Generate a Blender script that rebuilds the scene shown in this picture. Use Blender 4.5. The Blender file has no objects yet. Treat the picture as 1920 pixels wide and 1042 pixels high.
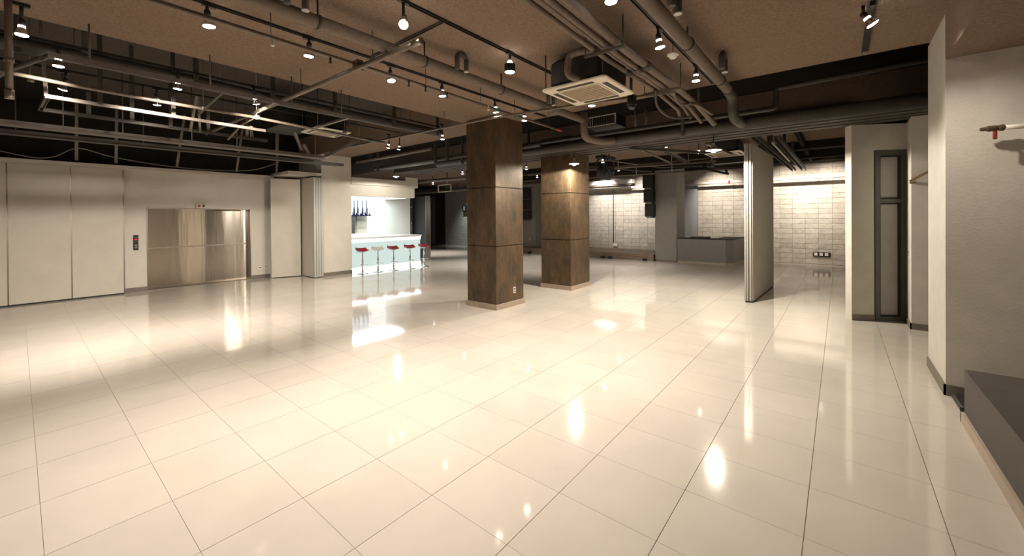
import bpy, math, random
from mathutils import Vector, Matrix
random.seed(7)
scene = bpy.context.scene
COL = scene.collection
PI = math.pi

# ------------------------------------------------------------------ camera
CAM_H = 1.70
yaw, pitch, roll = 0.68307, -0.005786, -0.0072635
fwd = Vector((-math.sin(yaw)*math.cos(pitch), math.cos(yaw)*math.cos(pitch), math.sin(pitch)))
rgt = Vector((math.cos(yaw), math.sin(yaw), 0))
upv = rgt.cross(fwd)
rgt2 = rgt*math.cos(roll) + upv*math.sin(roll)
upv2 = rgt2.cross(fwd)
cam_data = bpy.data.cameras.new('camera')
cam_data.sensor_fit = 'HORIZONTAL'
cam_data.sensor_width = 36.0
cam_data.lens = 36.0*755.14/1920.0
cam_data.shift_y = -(521.0-411.37)/1920.0
cam_data.clip_start = 0.05
cam_data.clip_end = 100
cam = bpy.data.objects.new('camera', cam_data)
m3 = Matrix((rgt2, upv2, -fwd)).transposed()
cam.matrix_world = Matrix.Translation((0, 0, CAM_H)) @ m3.to_4x4()
COL.objects.link(cam)
scene.camera = cam

# ------------------------------------------------------------------ world, exposure
world = bpy.data.worlds.new('world')
scene.world = world
world.use_nodes = True
world.node_tree.nodes['Background'].inputs[0].default_value = (0.9, 0.8, 0.7, 1)
world.node_tree.nodes['Background'].inputs[1].default_value = 0.0
vs = scene.view_settings
vs.view_transform = 'Standard'
vs.look = 'None'
vs.gamma = 1.0
vs.exposure = 0.62
scene.cycles.max_bounces = 7
scene.cycles.diffuse_bounces = 4
scene.cycles.glossy_bounces = 4
scene.cycles.caustics_reflective = False
scene.cycles.caustics_refractive = False
vs.use_curve_mapping = False
LAMP_W = 140.0          # watts of an ordinary track lamp
WARM = (1.0, 0.885, 0.755)
NEUT = (1.0, 0.92, 0.84)

# ------------------------------------------------------------------ materials
def mat(name, color, rough=0.6, metal=0.0, noise=0.0, nscale=8.0, bump=0.0, bscale=60.0, spec=0.5,
        stretch=(1, 1, 1), rnd=0.0, emit=None, estr=0.0, coat=0.0, alpha=None, trans=0.0, detail=4.0):
    m = bpy.data.materials.new(name)
    m.use_nodes = True
    nt = m.node_tree
    b = nt.nodes['Principled BSDF']
    b.inputs['Base Color'].default_value = (*color, 1)
    b.inputs['Roughness'].default_value = rough
    b.inputs['Metallic'].default_value = metal
    b.inputs['Specular IOR Level'].default_value = spec
    b.inputs['Coat Weight'].default_value = coat
    b.inputs['Transmission Weight'].default_value = trans
    if emit:
        b.inputs['Emission Color'].default_value = (*emit, 1)
        b.inputs['Emission Strength'].default_value = estr
    if noise > 0 or rnd > 0 or bump > 0:
        tc = nt.nodes.new('ShaderNodeTexCoord')
        geo = nt.nodes.new('ShaderNodeNewGeometry')
        mp = nt.nodes.new('ShaderNodeMapping')
        mp.inputs['Scale'].default_value = stretch
        nt.links.new(geo.outputs['Position'], mp.inputs['Vector'])
    col_out = None
    if noise > 0:
        n = nt.nodes.new('ShaderNodeTexNoise')
        n.inputs['Scale'].default_value = nscale
        n.inputs['Detail'].default_value = detail
        n.inputs['Roughness'].default_value = 0.6
        nt.links.new(mp.outputs['Vector'], n.inputs['Vector'])
        r = nt.nodes.new('ShaderNodeMapRange')
        r.inputs['From Min'].default_value = 0.3
        r.inputs['From Max'].default_value = 0.7
        r.inputs['To Min'].default_value = 1-noise
        r.inputs['To Max'].default_value = 1+noise
        nt.links.new(n.outputs['Fac'], r.inputs['Value'])
        mx = nt.nodes.new('ShaderNodeMix')
        mx.data_type = 'RGBA'
        mx.blend_type = 'MULTIPLY'
        mx.inputs[0].default_value = 1.0
        mx.inputs[6].default_value = (*color, 1)
        nt.links.new(r.outputs['Result'], mx.inputs[7])
        col_out = mx.outputs[2]
    if rnd > 0:
        oi = nt.nodes.new('ShaderNodeObjectInfo')
        r2 = nt.nodes.new('ShaderNodeMapRange')
        r2.inputs['To Min'].default_value = 1-rnd
        r2.inputs['To Max'].default_value = 1+rnd
        nt.links.new(oi.outputs['Random'], r2.inputs['Value'])
        mx2 = nt.nodes.new('ShaderNodeMix')
        mx2.data_type = 'RGBA'
        mx2.blend_type = 'MULTIPLY'
        mx2.inputs[0].default_value = 1.0
        mx2.inputs[6].default_value = (*color, 1)
        if col_out:
            nt.links.new(col_out, mx2.inputs[6])
        nt.links.new(r2.outputs['Result'], mx2.inputs[7])
        col_out = mx2.outputs[2]
    if col_out:
        nt.links.new(col_out, b.inputs['Base Color'])
    if bump > 0:
        n2 = nt.nodes.new('ShaderNodeTexNoise')
        n2.inputs['Scale'].default_value = bscale
        n2.inputs['Detail'].default_value = detail
        nt.links.new(mp.outputs['Vector'], n2.inputs['Vector'])
        bp = nt.nodes.new('ShaderNodeBump')
        bp.inputs['Strength'].default_value = bump
        bp.inputs['Distance'].default_value = 0.02
        nt.links.new(n2.outputs['Fac'], bp.inputs['Height'])
        nt.links.new(bp.outputs['Normal'], b.inputs['Normal'])
    return m

def emis(name, color, strength):
    m = bpy.data.materials.new(name)
    m.use_nodes = True
    nt = m.node_tree
    nt.nodes.remove(nt.nodes['Principled BSDF'])
    e = nt.nodes.new('ShaderNodeEmission')
    e.inputs[0].default_value = (*color, 1)
    e.inputs[1].default_value = strength
    nt.links.new(e.outputs[0], nt.nodes['Material Output'].inputs[0])
    if name.startswith('lit_'):
        m.cycles.emission_sampling = 'NONE'
    return m

M = {}
M['tile'] = mat('polished_tile', (0.54, 0.49, 0.43), 0.07, noise=0.05, nscale=1.6, rnd=0.025, spec=0.5, bump=0.006, bscale=3.0)
M['grout'] = mat('grout', (0.20, 0.155, 0.115), 0.8)
M['slab'] = mat('brown_sprayed_ceiling', (0.245, 0.178, 0.131), 0.95, noise=0.22, nscale=45, bump=0.9, bscale=70, detail=6, spec=0.1)
M['slab_shaded'] = mat('shaded_sprayed_ceiling', (0.020, 0.016, 0.013), 0.95, noise=0.2, nscale=30, bump=0.6, bscale=60, spec=0.1)  # brown slab colour darkened so the shade of the bays is painted in
M['slab_half_shaded'] = mat('half_shaded_sprayed_ceiling', (0.075, 0.062, 0.052), 0.95, noise=0.2, nscale=30, bump=0.6, bscale=60, spec=0.1)  # same slab colour, darkened less: the left bay's weaker shade is painted in
M['white_wall'] = mat('white_plaster', (0.62, 0.58, 0.52), 0.6, noise=0.04, nscale=3, bump=0.08, bscale=90)
M['pier'] = mat('worn_white_plaster', (0.58, 0.55, 0.49), 0.6, noise=0.07, nscale=4, bump=0.15, bscale=40)
M['partition'] = mat('cream_partition_laminate', (0.58, 0.54, 0.47), 0.32, noise=0.05, nscale=2.2)
M['black_wall'] = mat('black_painted_wall', (0.018, 0.016, 0.014), 0.9, noise=0.2, nscale=5, spec=0.2)
M['charcoal'] = mat('charcoal_wall_panel', (0.045, 0.044, 0.046), 0.75, noise=0.08, nscale=4)
M['skirt'] = mat('grey_brown_skirting', (0.17, 0.145, 0.12), 0.5, noise=0.1, nscale=9)
M['skirt_tile'] = mat('beige_skirting_tile', (0.42, 0.34, 0.265), 0.3, noise=0.1, nscale=9)
def clad_material():
    m = mat('weathered_steel_cladding', (0.100, 0.078, 0.054), 0.40, metal=0.35, noise=0.30, nscale=60, stretch=(1, 1, 0.12), bump=0.06, bscale=40, detail=6)
    nt = m.node_tree
    b = nt.nodes['Principled BSDF']
    src = b.inputs['Base Color'].links[0].from_socket
    geo = nt.nodes.new('ShaderNodeNewGeometry')
    mp = nt.nodes.new('ShaderNodeMapping')
    mp.inputs['Scale'].default_value = (1, 1, 0.45)
    nt.links.new(geo.outputs['Position'], mp.inputs['Vector'])
    n = nt.nodes.new('ShaderNodeTexNoise')
    n.inputs['Scale'].default_value = 4.5
    n.inputs['Detail'].default_value = 9
    n.inputs['Roughness'].default_value = 0.72
    nt.links.new(mp.outputs['Vector'], n.inputs['Vector'])
    cr = nt.nodes.new('ShaderNodeValToRGB')
    cr.color_ramp.elements[0].position = 0.36
    cr.color_ramp.elements[0].color = (0.66, 0.68, 0.66, 1)
    cr.color_ramp.elements[1].position = 0.66
    cr.color_ramp.elements[1].color = (1.65, 1.25, 0.98, 1)
    nt.links.new(n.outputs['Fac'], cr.inputs['Fac'])
    mx = nt.nodes.new('ShaderNodeMix')
    mx.data_type = 'RGBA'
    mx.blend_type = 'MULTIPLY'
    mx.inputs[0].default_value = 1.0
    nt.links.new(src, mx.inputs[6])
    nt.links.new(cr.outputs['Color'], mx.inputs[7])
    nt.links.new(mx.outputs[2], b.inputs['Base Color'])
    return m
M['clad'] = clad_material()
M['joint'] = mat('dark_joint', (0.02, 0.016, 0.013), 0.8)
M['block'] = mat('grey_concrete_block', (0.42, 0.385, 0.335), 0.75, noise=0.16, nscale=9, bump=0.25, bscale=40, rnd=0.10)
M['mortar'] = mat('mortar', (0.20, 0.18, 0.155), 0.9)
M['steel'] = mat('brushed_stainless', (0.60, 0.54, 0.47), 0.16, metal=1.0, bump=0.22, bscale=1.0, stretch=(1.0, 3.2, 0.22), detail=3)
_nt = M['steel'].node_tree
_tg = _nt.nodes.new('ShaderNodeTangent')
_tg.direction_type = 'RADIAL'
_tg.axis = 'Z'
_b = _nt.nodes['Principled BSDF']
_nt.links.new(_tg.outputs[0], _b.inputs['Tangent'])
_b.inputs['Anisotropic'].default_value = 0.93
_b.inputs['Anisotropic Rotation'].default_value = 0.25
_b.inputs['Roughness'].default_value = 0.15
M['steel_dark'] = mat('dull_steel_frame', (0.30, 0.26, 0.22), 0.35, metal=1.0)
M['alu'] = mat('aluminium_edge', (0.50, 0.485, 0.455), 0.5, metal=0.6)
M['chrome'] = mat('chrome', (0.75, 0.75, 0.76), 0.12, metal=1.0)
M['pipe_brown'] = mat('brown_painted_pipe', (0.155, 0.115, 0.086), 0.65, noise=0.15, nscale=20, bump=0.2, bscale=50)
M['pipe_dark'] = mat('dark_painted_pipe', (0.055, 0.046, 0.038), 0.55, noise=0.2, nscale=15)
M['pipe_steel'] = mat('steel_sprinkler_pipe', (0.17, 0.135, 0.105), 0.38, metal=0.35, noise=0.15, nscale=12)
M['strut'] = mat('galvanised_strut', (0.15, 0.127, 0.108), 0.42, metal=0.3, noise=0.15, nscale=14)
M['black'] = mat('black_metal', (0.012, 0.011, 0.010), 0.45)
M['black_plastic'] = mat('black_plastic', (0.010, 0.010, 0.011), 0.5)
M['ac_white'] = mat('ivory_plastic', (0.68, 0.62, 0.50), 0.4)
M['ac_grille'] = mat('tan_filter_grille', (0.36, 0.29, 0.20), 0.6)
M['ac_slot'] = mat('dark_louvre', (0.045, 0.033, 0.024), 0.6)
M['grey_paint'] = mat('grey_painted_wall', (0.24, 0.222, 0.205), 0.7, noise=0.05, nscale=5)
M['bluegrey'] = mat('blue_grey_panel', (0.27, 0.275, 0.285), 0.5)
M['desk'] = mat('grey_desk_laminate', (0.185, 0.172, 0.163), 0.5, noise=0.05, nscale=5)
M['fold'] = mat('ribbed_grey_partition', (0.33, 0.30, 0.262), 0.6, noise=0.10, nscale=7, stretch=(8, 8, 0.4))
M['wood_stage'] = mat('brown_stage_boards', (0.20, 0.135, 0.09), 0.4, noise=0.2, nscale=5, stretch=(1, 8, 8))
M['bench'] = mat('dark_grey_bench_top', (0.066, 0.057, 0.048), 0.55, noise=0.12, nscale=6, bump=0.05, bscale=60)
M['frame_grey'] = mat('slate_door_frame', (0.085, 0.085, 0.078), 0.45, noise=0.1, nscale=6)
M['pane_grey'] = mat('grey_obscure_pane', (0.33, 0.315, 0.295), 0.35, noise=0.05, nscale=5)
M['gasket'] = mat('black_gasket', (0.012, 0.012, 0.011), 0.6)
M['red'] = mat('red_vinyl_seat', (0.30, 0.010, 0.018), 0.3)
M['white_seat'] = mat('white_vinyl_seat', (0.72, 0.73, 0.70), 0.35)
M['valve_red'] = mat('red_valve_handle', (0.22, 0.035, 0.015), 0.45)
M['brass'] = mat('aged_brass', (0.15, 0.11, 0.07), 0.45, metal=0.7, noise=0.3, nscale=40)
M['pipe_white'] = mat('white_painted_pipe', (0.58, 0.53, 0.45), 0.45)
M['wood'] = mat('bare_wood', (0.30, 0.17, 0.085), 0.6, noise=0.2, nscale=20)
M['plate_white'] = mat('white_socket_plate', (0.72, 0.68, 0.62), 0.4)
M['plate_hole'] = mat('dark_socket_hole', (0.05, 0.045, 0.04), 0.6)
M['cable'] = mat('pale_cable', (0.16, 0.14, 0.12), 0.6)
M['green'] = mat('green_coupling', (0.01, 0.14, 0.07), 0.4)
M['red_tape'] = mat('red_tape', (0.45, 0.03, 0.02), 0.5)
M['duct_white'] = mat('pale_duct', (0.55, 0.52, 0.48), 0.4)
M['bar_white'] = mat('white_bar_panel', (0.74, 0.74, 0.72), 0.35)
M['navy'] = mat('dark_blue_glass', (0.002, 0.006, 0.03), 0.25)
M['beige_shelf'] = mat('beige_shelf_back', (0.40, 0.38, 0.31), 0.5)
M['glass_dome'] = mat('smoked_dome', (0.05, 0.05, 0.055), 0.05)
M['bulb'] = emis('lit_lamp_face', (1.0, 0.93, 0.84), 22.0)
M['bulb_far'] = emis('lit_lamp_face_far', (1.0, 0.96, 0.95), 14.0)
M['bulb_disc'] = emis('lit_pendant_face', (1.0, 0.93, 0.70), 16.0)
M['bar_glow'] = emis('backlit_frosted_panel', (0.82, 0.98, 0.92), 0.52)
M['bar_led'] = emis('white_led_strip', (0.86, 1.0, 1.0), 3.0)
M['back_glow'] = emis('backlit_white_panel', (0.93, 1.0, 1.0), 1.3)
M['niche_glow'] = emis('backlit_blue_niche', (0.72, 0.88, 1.0), 1.2)
M['led_red'] = emis('red_display', (1.0, 0.03, 0.06), 0.7)
M['btn_red'] = mat('red_button', (0.50, 0.05, 0.02), 0.4)
M['btn_green'] = mat('green_button', (0.015, 0.15, 0.05), 0.4)

# ------------------------------------------------------------------ mesh helpers
def wloc(o):
    v = Vector((0, 0, 0))
    while o is not None:
        v = v + o.location
        o = o.parent
    return v

class MB:
    def __init__(s):
        s.v = []
        s.f = []
        s.smooth = []
    def add(s, verts, faces, smooth=False):
        n = len(s.v)
        s.v.extend([tuple(v) for v in verts])
        for f in faces:
            s.f.append([i+n for i in f])
            s.smooth.append(smooth)
        return s
    def box(s, x0, x1, y0, y1, z0, z1):
        v = [(x0, y0, z0), (x1, y0, z0), (x1, y1, z0), (x0, y1, z0), (x0, y0, z1), (x1, y0, z1), (x1, y1, z1), (x0, y1, z1)]
        f = [(0, 3, 2, 1), (4, 5, 6, 7), (0, 1, 5, 4), (1, 2, 6, 5), (2, 3, 7, 6), (3, 0, 4, 7)]
        return s.add(v, f)
    def chbox(s, x0, x1, y0, y1, z0, z1, c):
        """box with chamfered vertical edges and top rim"""
        def ring(ix, z):
            a, b, d, e = x0+ix, x1-ix, y0+ix, y1-ix
            k = c
            return [(a+k, d, z), (b-k, d, z), (b, d+k, z), (b, e-k, z), (b-k, e, z), (a+k, e, z), (a, e-k, z), (a, d+k, z)]
        rings = [ring(c, z0), ring(0, z0+c), ring(0, z1-c), ring(c, z1)]
        v = [p for r in rings for p in r]
        f = []
        for i in range(3):
            for j in range(8):
                f.append((i*8+j, i*8+(j+1) % 8, (i+1)*8+(j+1) % 8, (i+1)*8+j))
        f.append(tuple(range(7, -1, -1)))
        f.append(tuple(range(24, 32)))
        return s.add(v, f)
    def prism(s, poly, z0, z1):
        n = len(poly)
        v = [(p[0], p[1], z0) for p in poly]+[(p[0], p[1], z1) for p in poly]
        f = [tuple(range(n-1, -1, -1)), tuple(range(n, 2*n))]
        for i in range(n):
            j = (i+1) % n
            f.append((i, j, n+j, n+i))
        return s.add(v, f)
    def beam(s, a, b, w, h, up=(0, 0, 1)):
        a = Vector(a)
        b = Vector(b)
        d = (b-a).normalized()
        up = Vector(up)
        if abs(d.dot(up)) > 0.98:
            up = Vector((1, 0, 0))
        sx = d.cross(up).normalized()
        sz = sx.cross(d).normalized()
        v = []
        for p in (a, b):
            for i, j in ((-1, -1), (1, -1), (1, 1), (-1, 1)):
                v.append(p+sx*i*w/2+sz*j*h/2)
        return s.add(v, [(0, 3, 2, 1), (4, 5, 6, 7), (0, 1, 5, 4), (1, 2, 6, 5), (2, 3, 7, 6), (3, 0, 4, 7)])
    def channel(s, a, b, w=0.041, h=0.041, t=0.005, up=(0, 0, 1)):
        """U channel, open side down"""
        a = Vector(a)
        b = Vector(b)
        d = (b-a).normalized()
        up = Vector(up)
        if abs(d.dot(up)) > 0.98:
            up = Vector((1, 0, 0))
        sx = d.cross(up).normalized()
        sz = sx.cross(d).normalized()
        prof = [(-w/2, -h/2), (-w/2, h/2), (w/2, h/2), (w/2, -h/2), (w/2-t, -h/2), (w/2-t, h/2-t), (-w/2+t, h/2-t), (-w/2+t, -h/2)]
        v = []
        for p in (a, b):
            for i, j in prof:
                v.append(p+sx*i+sz*j)
        f = [(i, (i+1) % 8, 8+(i+1) % 8, 8+i) for i in range(8)]
        f += [(0, 7, 6, 1), (1, 6, 5, 2), (2, 5, 4, 3), (8, 9, 14, 15), (9, 10, 13, 14), (10, 11, 12, 13)]
        return s.add(v, f)
    def tube(s, pts, r, n=12, cap=True, smooth=True):
        pts = [Vector(p) for p in pts]
        m = len(pts)
        rr = r if isinstance(r, (list, tuple)) else [r]*m
        v = []
        prev = None
        for i, p in enumerate(pts):
            if i == 0:
                d = pts[1]-pts[0]
            elif i == m-1:
                d = pts[-1]-pts[-2]
            else:
                d = (pts[i+1]-p).normalized()+(p-pts[i-1]).normalized()
            d.normalize()
            if prev is None:
                ref = Vector((0, 0, 1)) if abs(d.z) < 0.9 else Vector((1, 0, 0))
                sx = d.cross(ref).normalized()
            else:
                sx = (prev-d*prev.dot(d)).normalized()
            prev = sx
            sy = d.cross(sx)
            for k in range(n):
                a = 2*PI*k/n
                v.append(p+(sx*math.cos(a)+sy*math.sin(a))*rr[i])
        f = []
        for i in range(m-1):
            for k in range(n):
                f.append((i*n+k, i*n+(k+1) % n, (i+1)*n+(k+1) % n, (i+1)*n+k))
        s.add(v, f, smooth)
        if cap:
            base = len(s.v)-m*n
            s.f.append([base+k for k in range(n-1, -1, -1)])
            s.smooth.append(False)
            s.f.append([base+(m-1)*n+k for k in range(n)])
            s.smooth.append(False)
        return s
    def lathe(s, prof, c=(0, 0, 0), n=20, smooth=True, mtx=None):
        v = []
        for r, z in prof:
            for k in range(n):
                a = 2*PI*k/n
                v.append(Vector((r*math.cos(a), r*math.sin(a), z)))
        if mtx is not None:
            v = [mtx @ p for p in v]
        v = [p+Vector(c) for p in v]
        f = []
        for i in range(len(prof)-1):
            for k in range(n):
                f.append((i*n+k, i*n+(k+1) % n, (i+1)*n+(k+1) % n, (i+1)*n+k))
        f.append(tuple(range(n-1, -1, -1)))
        f.append(tuple((len(prof)-1)*n+k for k in range(n)))
        s.add(v, f, smooth)
        s.smooth[-1] = False
        s.smooth[-2] = False
        return s
    def build(s, name, m, parent=None, kind=None, local=False):
        me = bpy.data.meshes.new(name)
        off = Vector((0, 0, 0)) if (parent is None or local) else wloc(parent)
        me.from_pydata([tuple(Vector(v)-off) for v in s.v], [], s.f)
        me.polygons.foreach_set('use_smooth', s.smooth)
        me.update()
        me.materials.append(M[m])
        o = bpy.data.objects.new(name, me)
        COL.objects.link(o)
        if parent is not None:
            o.parent = parent
        if kind:
            o['kind'] = kind
        return o

def curve_pts(ctrl, n=8):
    """Catmull-Rom through control points"""
    P = [Vector(p) for p in ctrl]
    P = [P[0]*2-P[1]]+P+[P[-1]*2-P[-2]]
    out = []
    for i in range(1, len(P)-2):
        for k in range(n):
            t = k/n
            a, b, c, d = P[i-1], P[i], P[i+1], P[i+2]
            out.append(0.5*((2*b)+(c-a)*t+(2*a-5*b+4*c-d)*t*t+(3*b-a-3*c+d)*t*t*t))
    out.append(P[-2])
    return out

def bend(pts, r=0.1, n=5):
    """round the corners of a polyline"""
    P = [Vector(p) for p in pts]
    out = [P[0]]
    for i in range(1, len(P)-1):
        a = (P[i-1]-P[i])
        b = (P[i+1]-P[i])
        k = min(r, a.length*0.45, b.length*0.45)
        p0 = P[i]+a.normalized()*k
        p2 = P[i]+b.normalized()*k
        for j in range(n+1):
            t = j/n
            out.append(p0*(1-t)**2+P[i]*2*t*(1-t)+p2*t*t)
    out.append(P[-1])
    return out

def thing(name, label, cat, loc=(0, 0, 0), group=None):
    o = bpy.data.objects.new(name, None)
    o.empty_display_size = 0.1
    COL.objects.link(o)
    o.location = loc
    o['label'] = label
    o['category'] = cat
    if group:
        o['group'] = group
    return o

def tag(o, label, cat, group=None):
    o['label'] = label
    o['category'] = cat
    if group:
        o['group'] = group
    return o

def struct(o, label=None):
    o['kind'] = 'structure'
    if label:
        o['label'] = label
    return o

def sroot(name, loc=(0, 0, 0), label=None):
    o = bpy.data.objects.new(name, None)
    o.empty_display_size = 0.1
    COL.objects.link(o)
    o.location = loc
    return struct(o, label)

# ================================================================== FLOOR
TX, TY, X0, Y0 = 0.597, 0.506, 0.446, 0.072
floor = MB().box(-20.4, 3.2, -4.2, 17.6, -0.10, -0.006).build('floor', 'grout')
struct(floor, 'cream polished tile floor')
tiles = []
for i in range(-35, 4):
    for j in range(-8, 35):
        x0 = X0+i*TX
        y0 = Y0+j*TY
        if x0 < -20.3 or y0 > 17.4 or y0 < -4.0:
            continue
        cx, cy = x0+TX/2, y0+TY/2
        d = math.hypot(cx, cy)
        ang = math.degrees(math.atan2(-cx, cy))
        depth = cx*fwd.x+cy*fwd.y
        vis = (depth > 1.1 and -16 < ang < 95) and not (cx > 0.75)
        tiles.append((0 if vis else 1, d, x0, y0))
tiles.sort()
g, gy = 0.0018, 0.0010
tme = MB().box(g, TX-g, gy, TY-gy, -0.008, 0.0)
first = None
rest = MB()
for n, (vis, d, x0, y0) in enumerate(tiles):
    if n < 300:
        if first is None:
            first = tme.build('tile', 'tile', floor)
            first.location = (x0, y0, 0)
        else:
            o = first.copy()
            COL.objects.link(o)
            o.location = (x0, y0, 0)
    else:
        rest.box(x0+g, x0+TX-g, y0+gy, y0+TY-gy, -0.008, 0.0)
rest.build('tile_field', 'tile', floor, kind='stuff')

# ================================================================== CEILING
SL = 3.57       # underside of the broad dropped slab
UP = 4.20
ceiling = MB().box(-20.4, 3.2, -4.2, 10.0, UP, UP+0.15).build('ceiling', 'slab_shaded')
struct(ceiling, 'sprayed ceiling with shade in its dark colour, and beams')
MB().box(-5.78, 3.2, -4.2, 6.30, SL, UP).build('drop_slab', 'slab', ceiling)
MB().box(-11.0, -5.78, -4.2, 5.62, UP-0.01, UP).build('bay_shade_sheet', 'slab_half_shaded', ceiling)  # thin added sheet whose lighter colour imitates the brighter light in this bay
MB().box(-20.4, -5.78, 5.62, 6.52, SL+0.02, UP).build('beam', 'slab', ceiling)
MB().box(-20.4, 3.2, 9.6, 17.6, 3.66, UP).build('rear_slab', 'slab', ceiling)
MB().box(0.77, 3.2, -4.2, 5.5, 3.15, SL).build('beam', 'slab', ceiling)
for y0, y1, z in ((9.45, 9.6, 3.52), (13.2, 13.42, 3.46), (15.1, 15.32, 3.42), (16.75, 17.4, 3.50)):  # the first is an added dark strip that imitates shade in the bay
    MB().box(-12.0, 0.16, y0, y1, z, 3.66).build('beam', 'slab_shaded', ceiling)
MB().box(-0.78, -0.70, 9.6, 17.0, 3.50, 3.66).build('beam', 'slab_shaded', ceiling)

# ================================================================== WALLS
# left wall with the elevator opening
EX = -12.93
struct(MB().box(EX-0.35, EX, 1.56, 1.97, 0, 2.9).build('wall_left', 'white_wall'))
struct(MB().box(EX-0.35, EX, 4.17, 5.62, 0, 2.9).build('wall_left', 'white_wall'))
struct(MB().box(EX-0.35, EX, 1.97, 4.17, 1.985, 2.9).build('wall_left', 'white_wall'))
struct(MB().box(EX-0.50, EX-0.30, -4.2, 5.62, 2.9, UP).build('wall_left', 'black_wall'))
struct(MB().box(EX-0.50, EX-0.36, -4.2, 5.62, 0.0, 2.9).build('wall_left', 'black_wall'))
bl = sroot('baseboard_left', (EX, 3, 0))
for y0, y1 in ((1.56, 1.97), (4.17, 4.66)):
    MB().box(EX, EX+0.015, y0, y1, 0, 0.10).build('skirting_board', 'skirt', bl)
# head rail above the partition
rail = sroot('trim_1', (EX, 0, 2.85))
MB().box(EX-0.3, -12.70, -4.2, 4.70, 2.875, 2.945).build('rail_cap', 'white_wall', rail)
MB().box(-12.80, -12.74, -4.2, 1.56, 2.845, 2.875).build('rail_lip', 'alu', rail)
# pelmet above the folded panels
pel = sroot('trim_2', (-12.3, 5.1, 2.9))
MB().box(-12.95, -11.72, 4.70, 5.62, 2.93, 3.02).build('pelmet_board', 'white_wall', pel)
# white pier next to the bar
wp = sroot('wall_pier', (-12.3, 6.1, 0))
MB().box(-13.4, -11.75, 5.63, 6.55, 0, SL+0.02).build('pier', 'white_wall', wp)
b2 = sroot('baseboard_pier', (-12.3, 6.1, 0))
MB().box(-11.75, -11.735, 5.63, 6.55, 0, 0.10).build('skirting_board', 'skirt', b2)

# back wall of concrete block in stack bond
BY = 17.4
wb = MB().box(-20.4, 0.5, BY+0.012, BY+0.3, 0, 3.66).build('wall_back', 'mortar')
struct(wb, 'grey concrete block back wall')
BW, BH = 0.372, 0.1745
blocks = []
bx0 = 0.18
for c in range(0, 55):
    for r in range(0, 21):
        x1 = bx0-c*BW
        x0 = x1-BW
        z0 = 0.005+r*BH
        cx = (x0+x1)/2
        seen = (-2.3 < cx < 0.2) or (-4.5 < cx < -2.2 and z0 > 0.8) or (-9.4 < cx < -5.7 and z0 > 0.22)
        if 3.1 < z0:
            seen = False
        blocks.append((0 if seen else 1, c, r, x0, z0))
blocks.sort()
j = 0.004
bm_ = MB().box(j, BW-j, 0, 0.03, j, BH-j)
firstb = None
restb = MB()
for n, (s_, c, r, x0, z0) in enumerate(blocks):
    if n < 300:
        yy = BY+random.uniform(-0.003, 0.003)
        if firstb is None:
            firstb = bm_.build('block', 'block', wb, local=True)
            firstb.location = (x0, yy, z0)
        else:
            o = firstb.copy()
            COL.objects.link(o)
            o.location = (x0, yy, z0)
    else:
        restb.box(x0+j, x0+BW-j, BY, BY+0.03, z0+j, z0+BH-j)
restb.build('block_field', 'block', wb, kind='stuff')

# far left wall, charcoal panels
wf = sroot('wall_far', (-19.8, 13, 0))
MB().box(-20.2, -19.7, 6.5, 17.4, 0, 3.66).build('wall_core', 'black_wall', wf)
for y0, y1 in ((9.6, 12.1), (12.12, 14.6), (14.62, 16.55)):
    MB().box(-19.7, -19.66, y0, y1, 0.06, 1.3).build('charcoal_panel', 'charcoal', wf)
    MB().box(-19.7, -19.66, y0, y1, 1.31, 3.0).build('charcoal_panel', 'charcoal', wf)

# walls behind the camera, outside the frame
wn = MB().box(-13.4, 3.2, -4.2, -4.0, 0, UP).build('wall_near', 'white_wall')
struct(wn)

# right side: pier, angled wall with the door, side wall
wr = sroot('wall_right', (1.0, 7.0, 0))
MB().box(0.77, 3.2, 5.5, 6.45, 0, SL).build('pier', 'pier', wr)
MB().box(0.82, 3.2, 8.34, 9.4, 0, 3.14).build('pilaster', 'pier', wr)
struct(MB().box(2.9, 3.2, -4.2, 5.5, 0, 3.15).build('wall_right', 'white_wall'))
MB().box(2.2, 2.4, 6.45, 8.34, 0, UP).build('niche_wall', 'black_wall', wr)
A1, A2 = Vector((0.147, 8.48, 0)), Vector((0.825, 8.88, 0))
ad = (A2-A1).normalized()
an = Vector((ad.y, -ad.x, 0))          # towards the room
def AP(t, off):
    p = A1+ad*t+an*off
    return (p.x, p.y)
Lw = (A2-A1).length
t0 = 0.325
MB().prism([AP(0, 0), AP(t0, 0), AP(t0, -0.3), AP(0, -0.15)], 0, 2.725).build('angled_wall', 'pier', wr)
MB().prism([AP(0, 0.004), AP(Lw, 0.004), AP(Lw, -0.3), AP(0, -0.15)], 2.725, 3.14).build('angled_wall_head', 'pier', wr)
MB().box(0.15, 0.36, 8.62, 17.4, 0, 3.14).build('corridor_wall', 'pier', wr)
MB().box(0.15, 0.36, 9.6, 17.4, 3.14, 3.66).build('corridor_wall_head', 'pier', wr)
br = sroot('baseboard_right', (0.8, 7, 0))
MB().box(0.755, 0.77, 5.485, 6.45, 0, 0.10).build('skirting_board', 'skirt', br)
MB().box(0.755, 3.0, 5.485, 5.50, 0, 0.10).build('skirting_board', 'skirt', br)
MB().prism([AP(0, 0.015), AP(t0, 0.015), AP(t0, 0), AP(0, 0)], 0, 0.09).build('skirting_board', 'skirt', br)
MB().box(0.805, 0.82, 8.325, 8.87, 0, 0.09).build('skirting_board', 'skirt', br)
MB().box(0.805, 2.2, 8.325, 8.34, 0, 0.09).build('skirting_board', 'skirt', br)
MB().box(0.135, 0.15, 8.64, 17.39, 0, 0.09).build('skirting_board', 'skirt', br)

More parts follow.
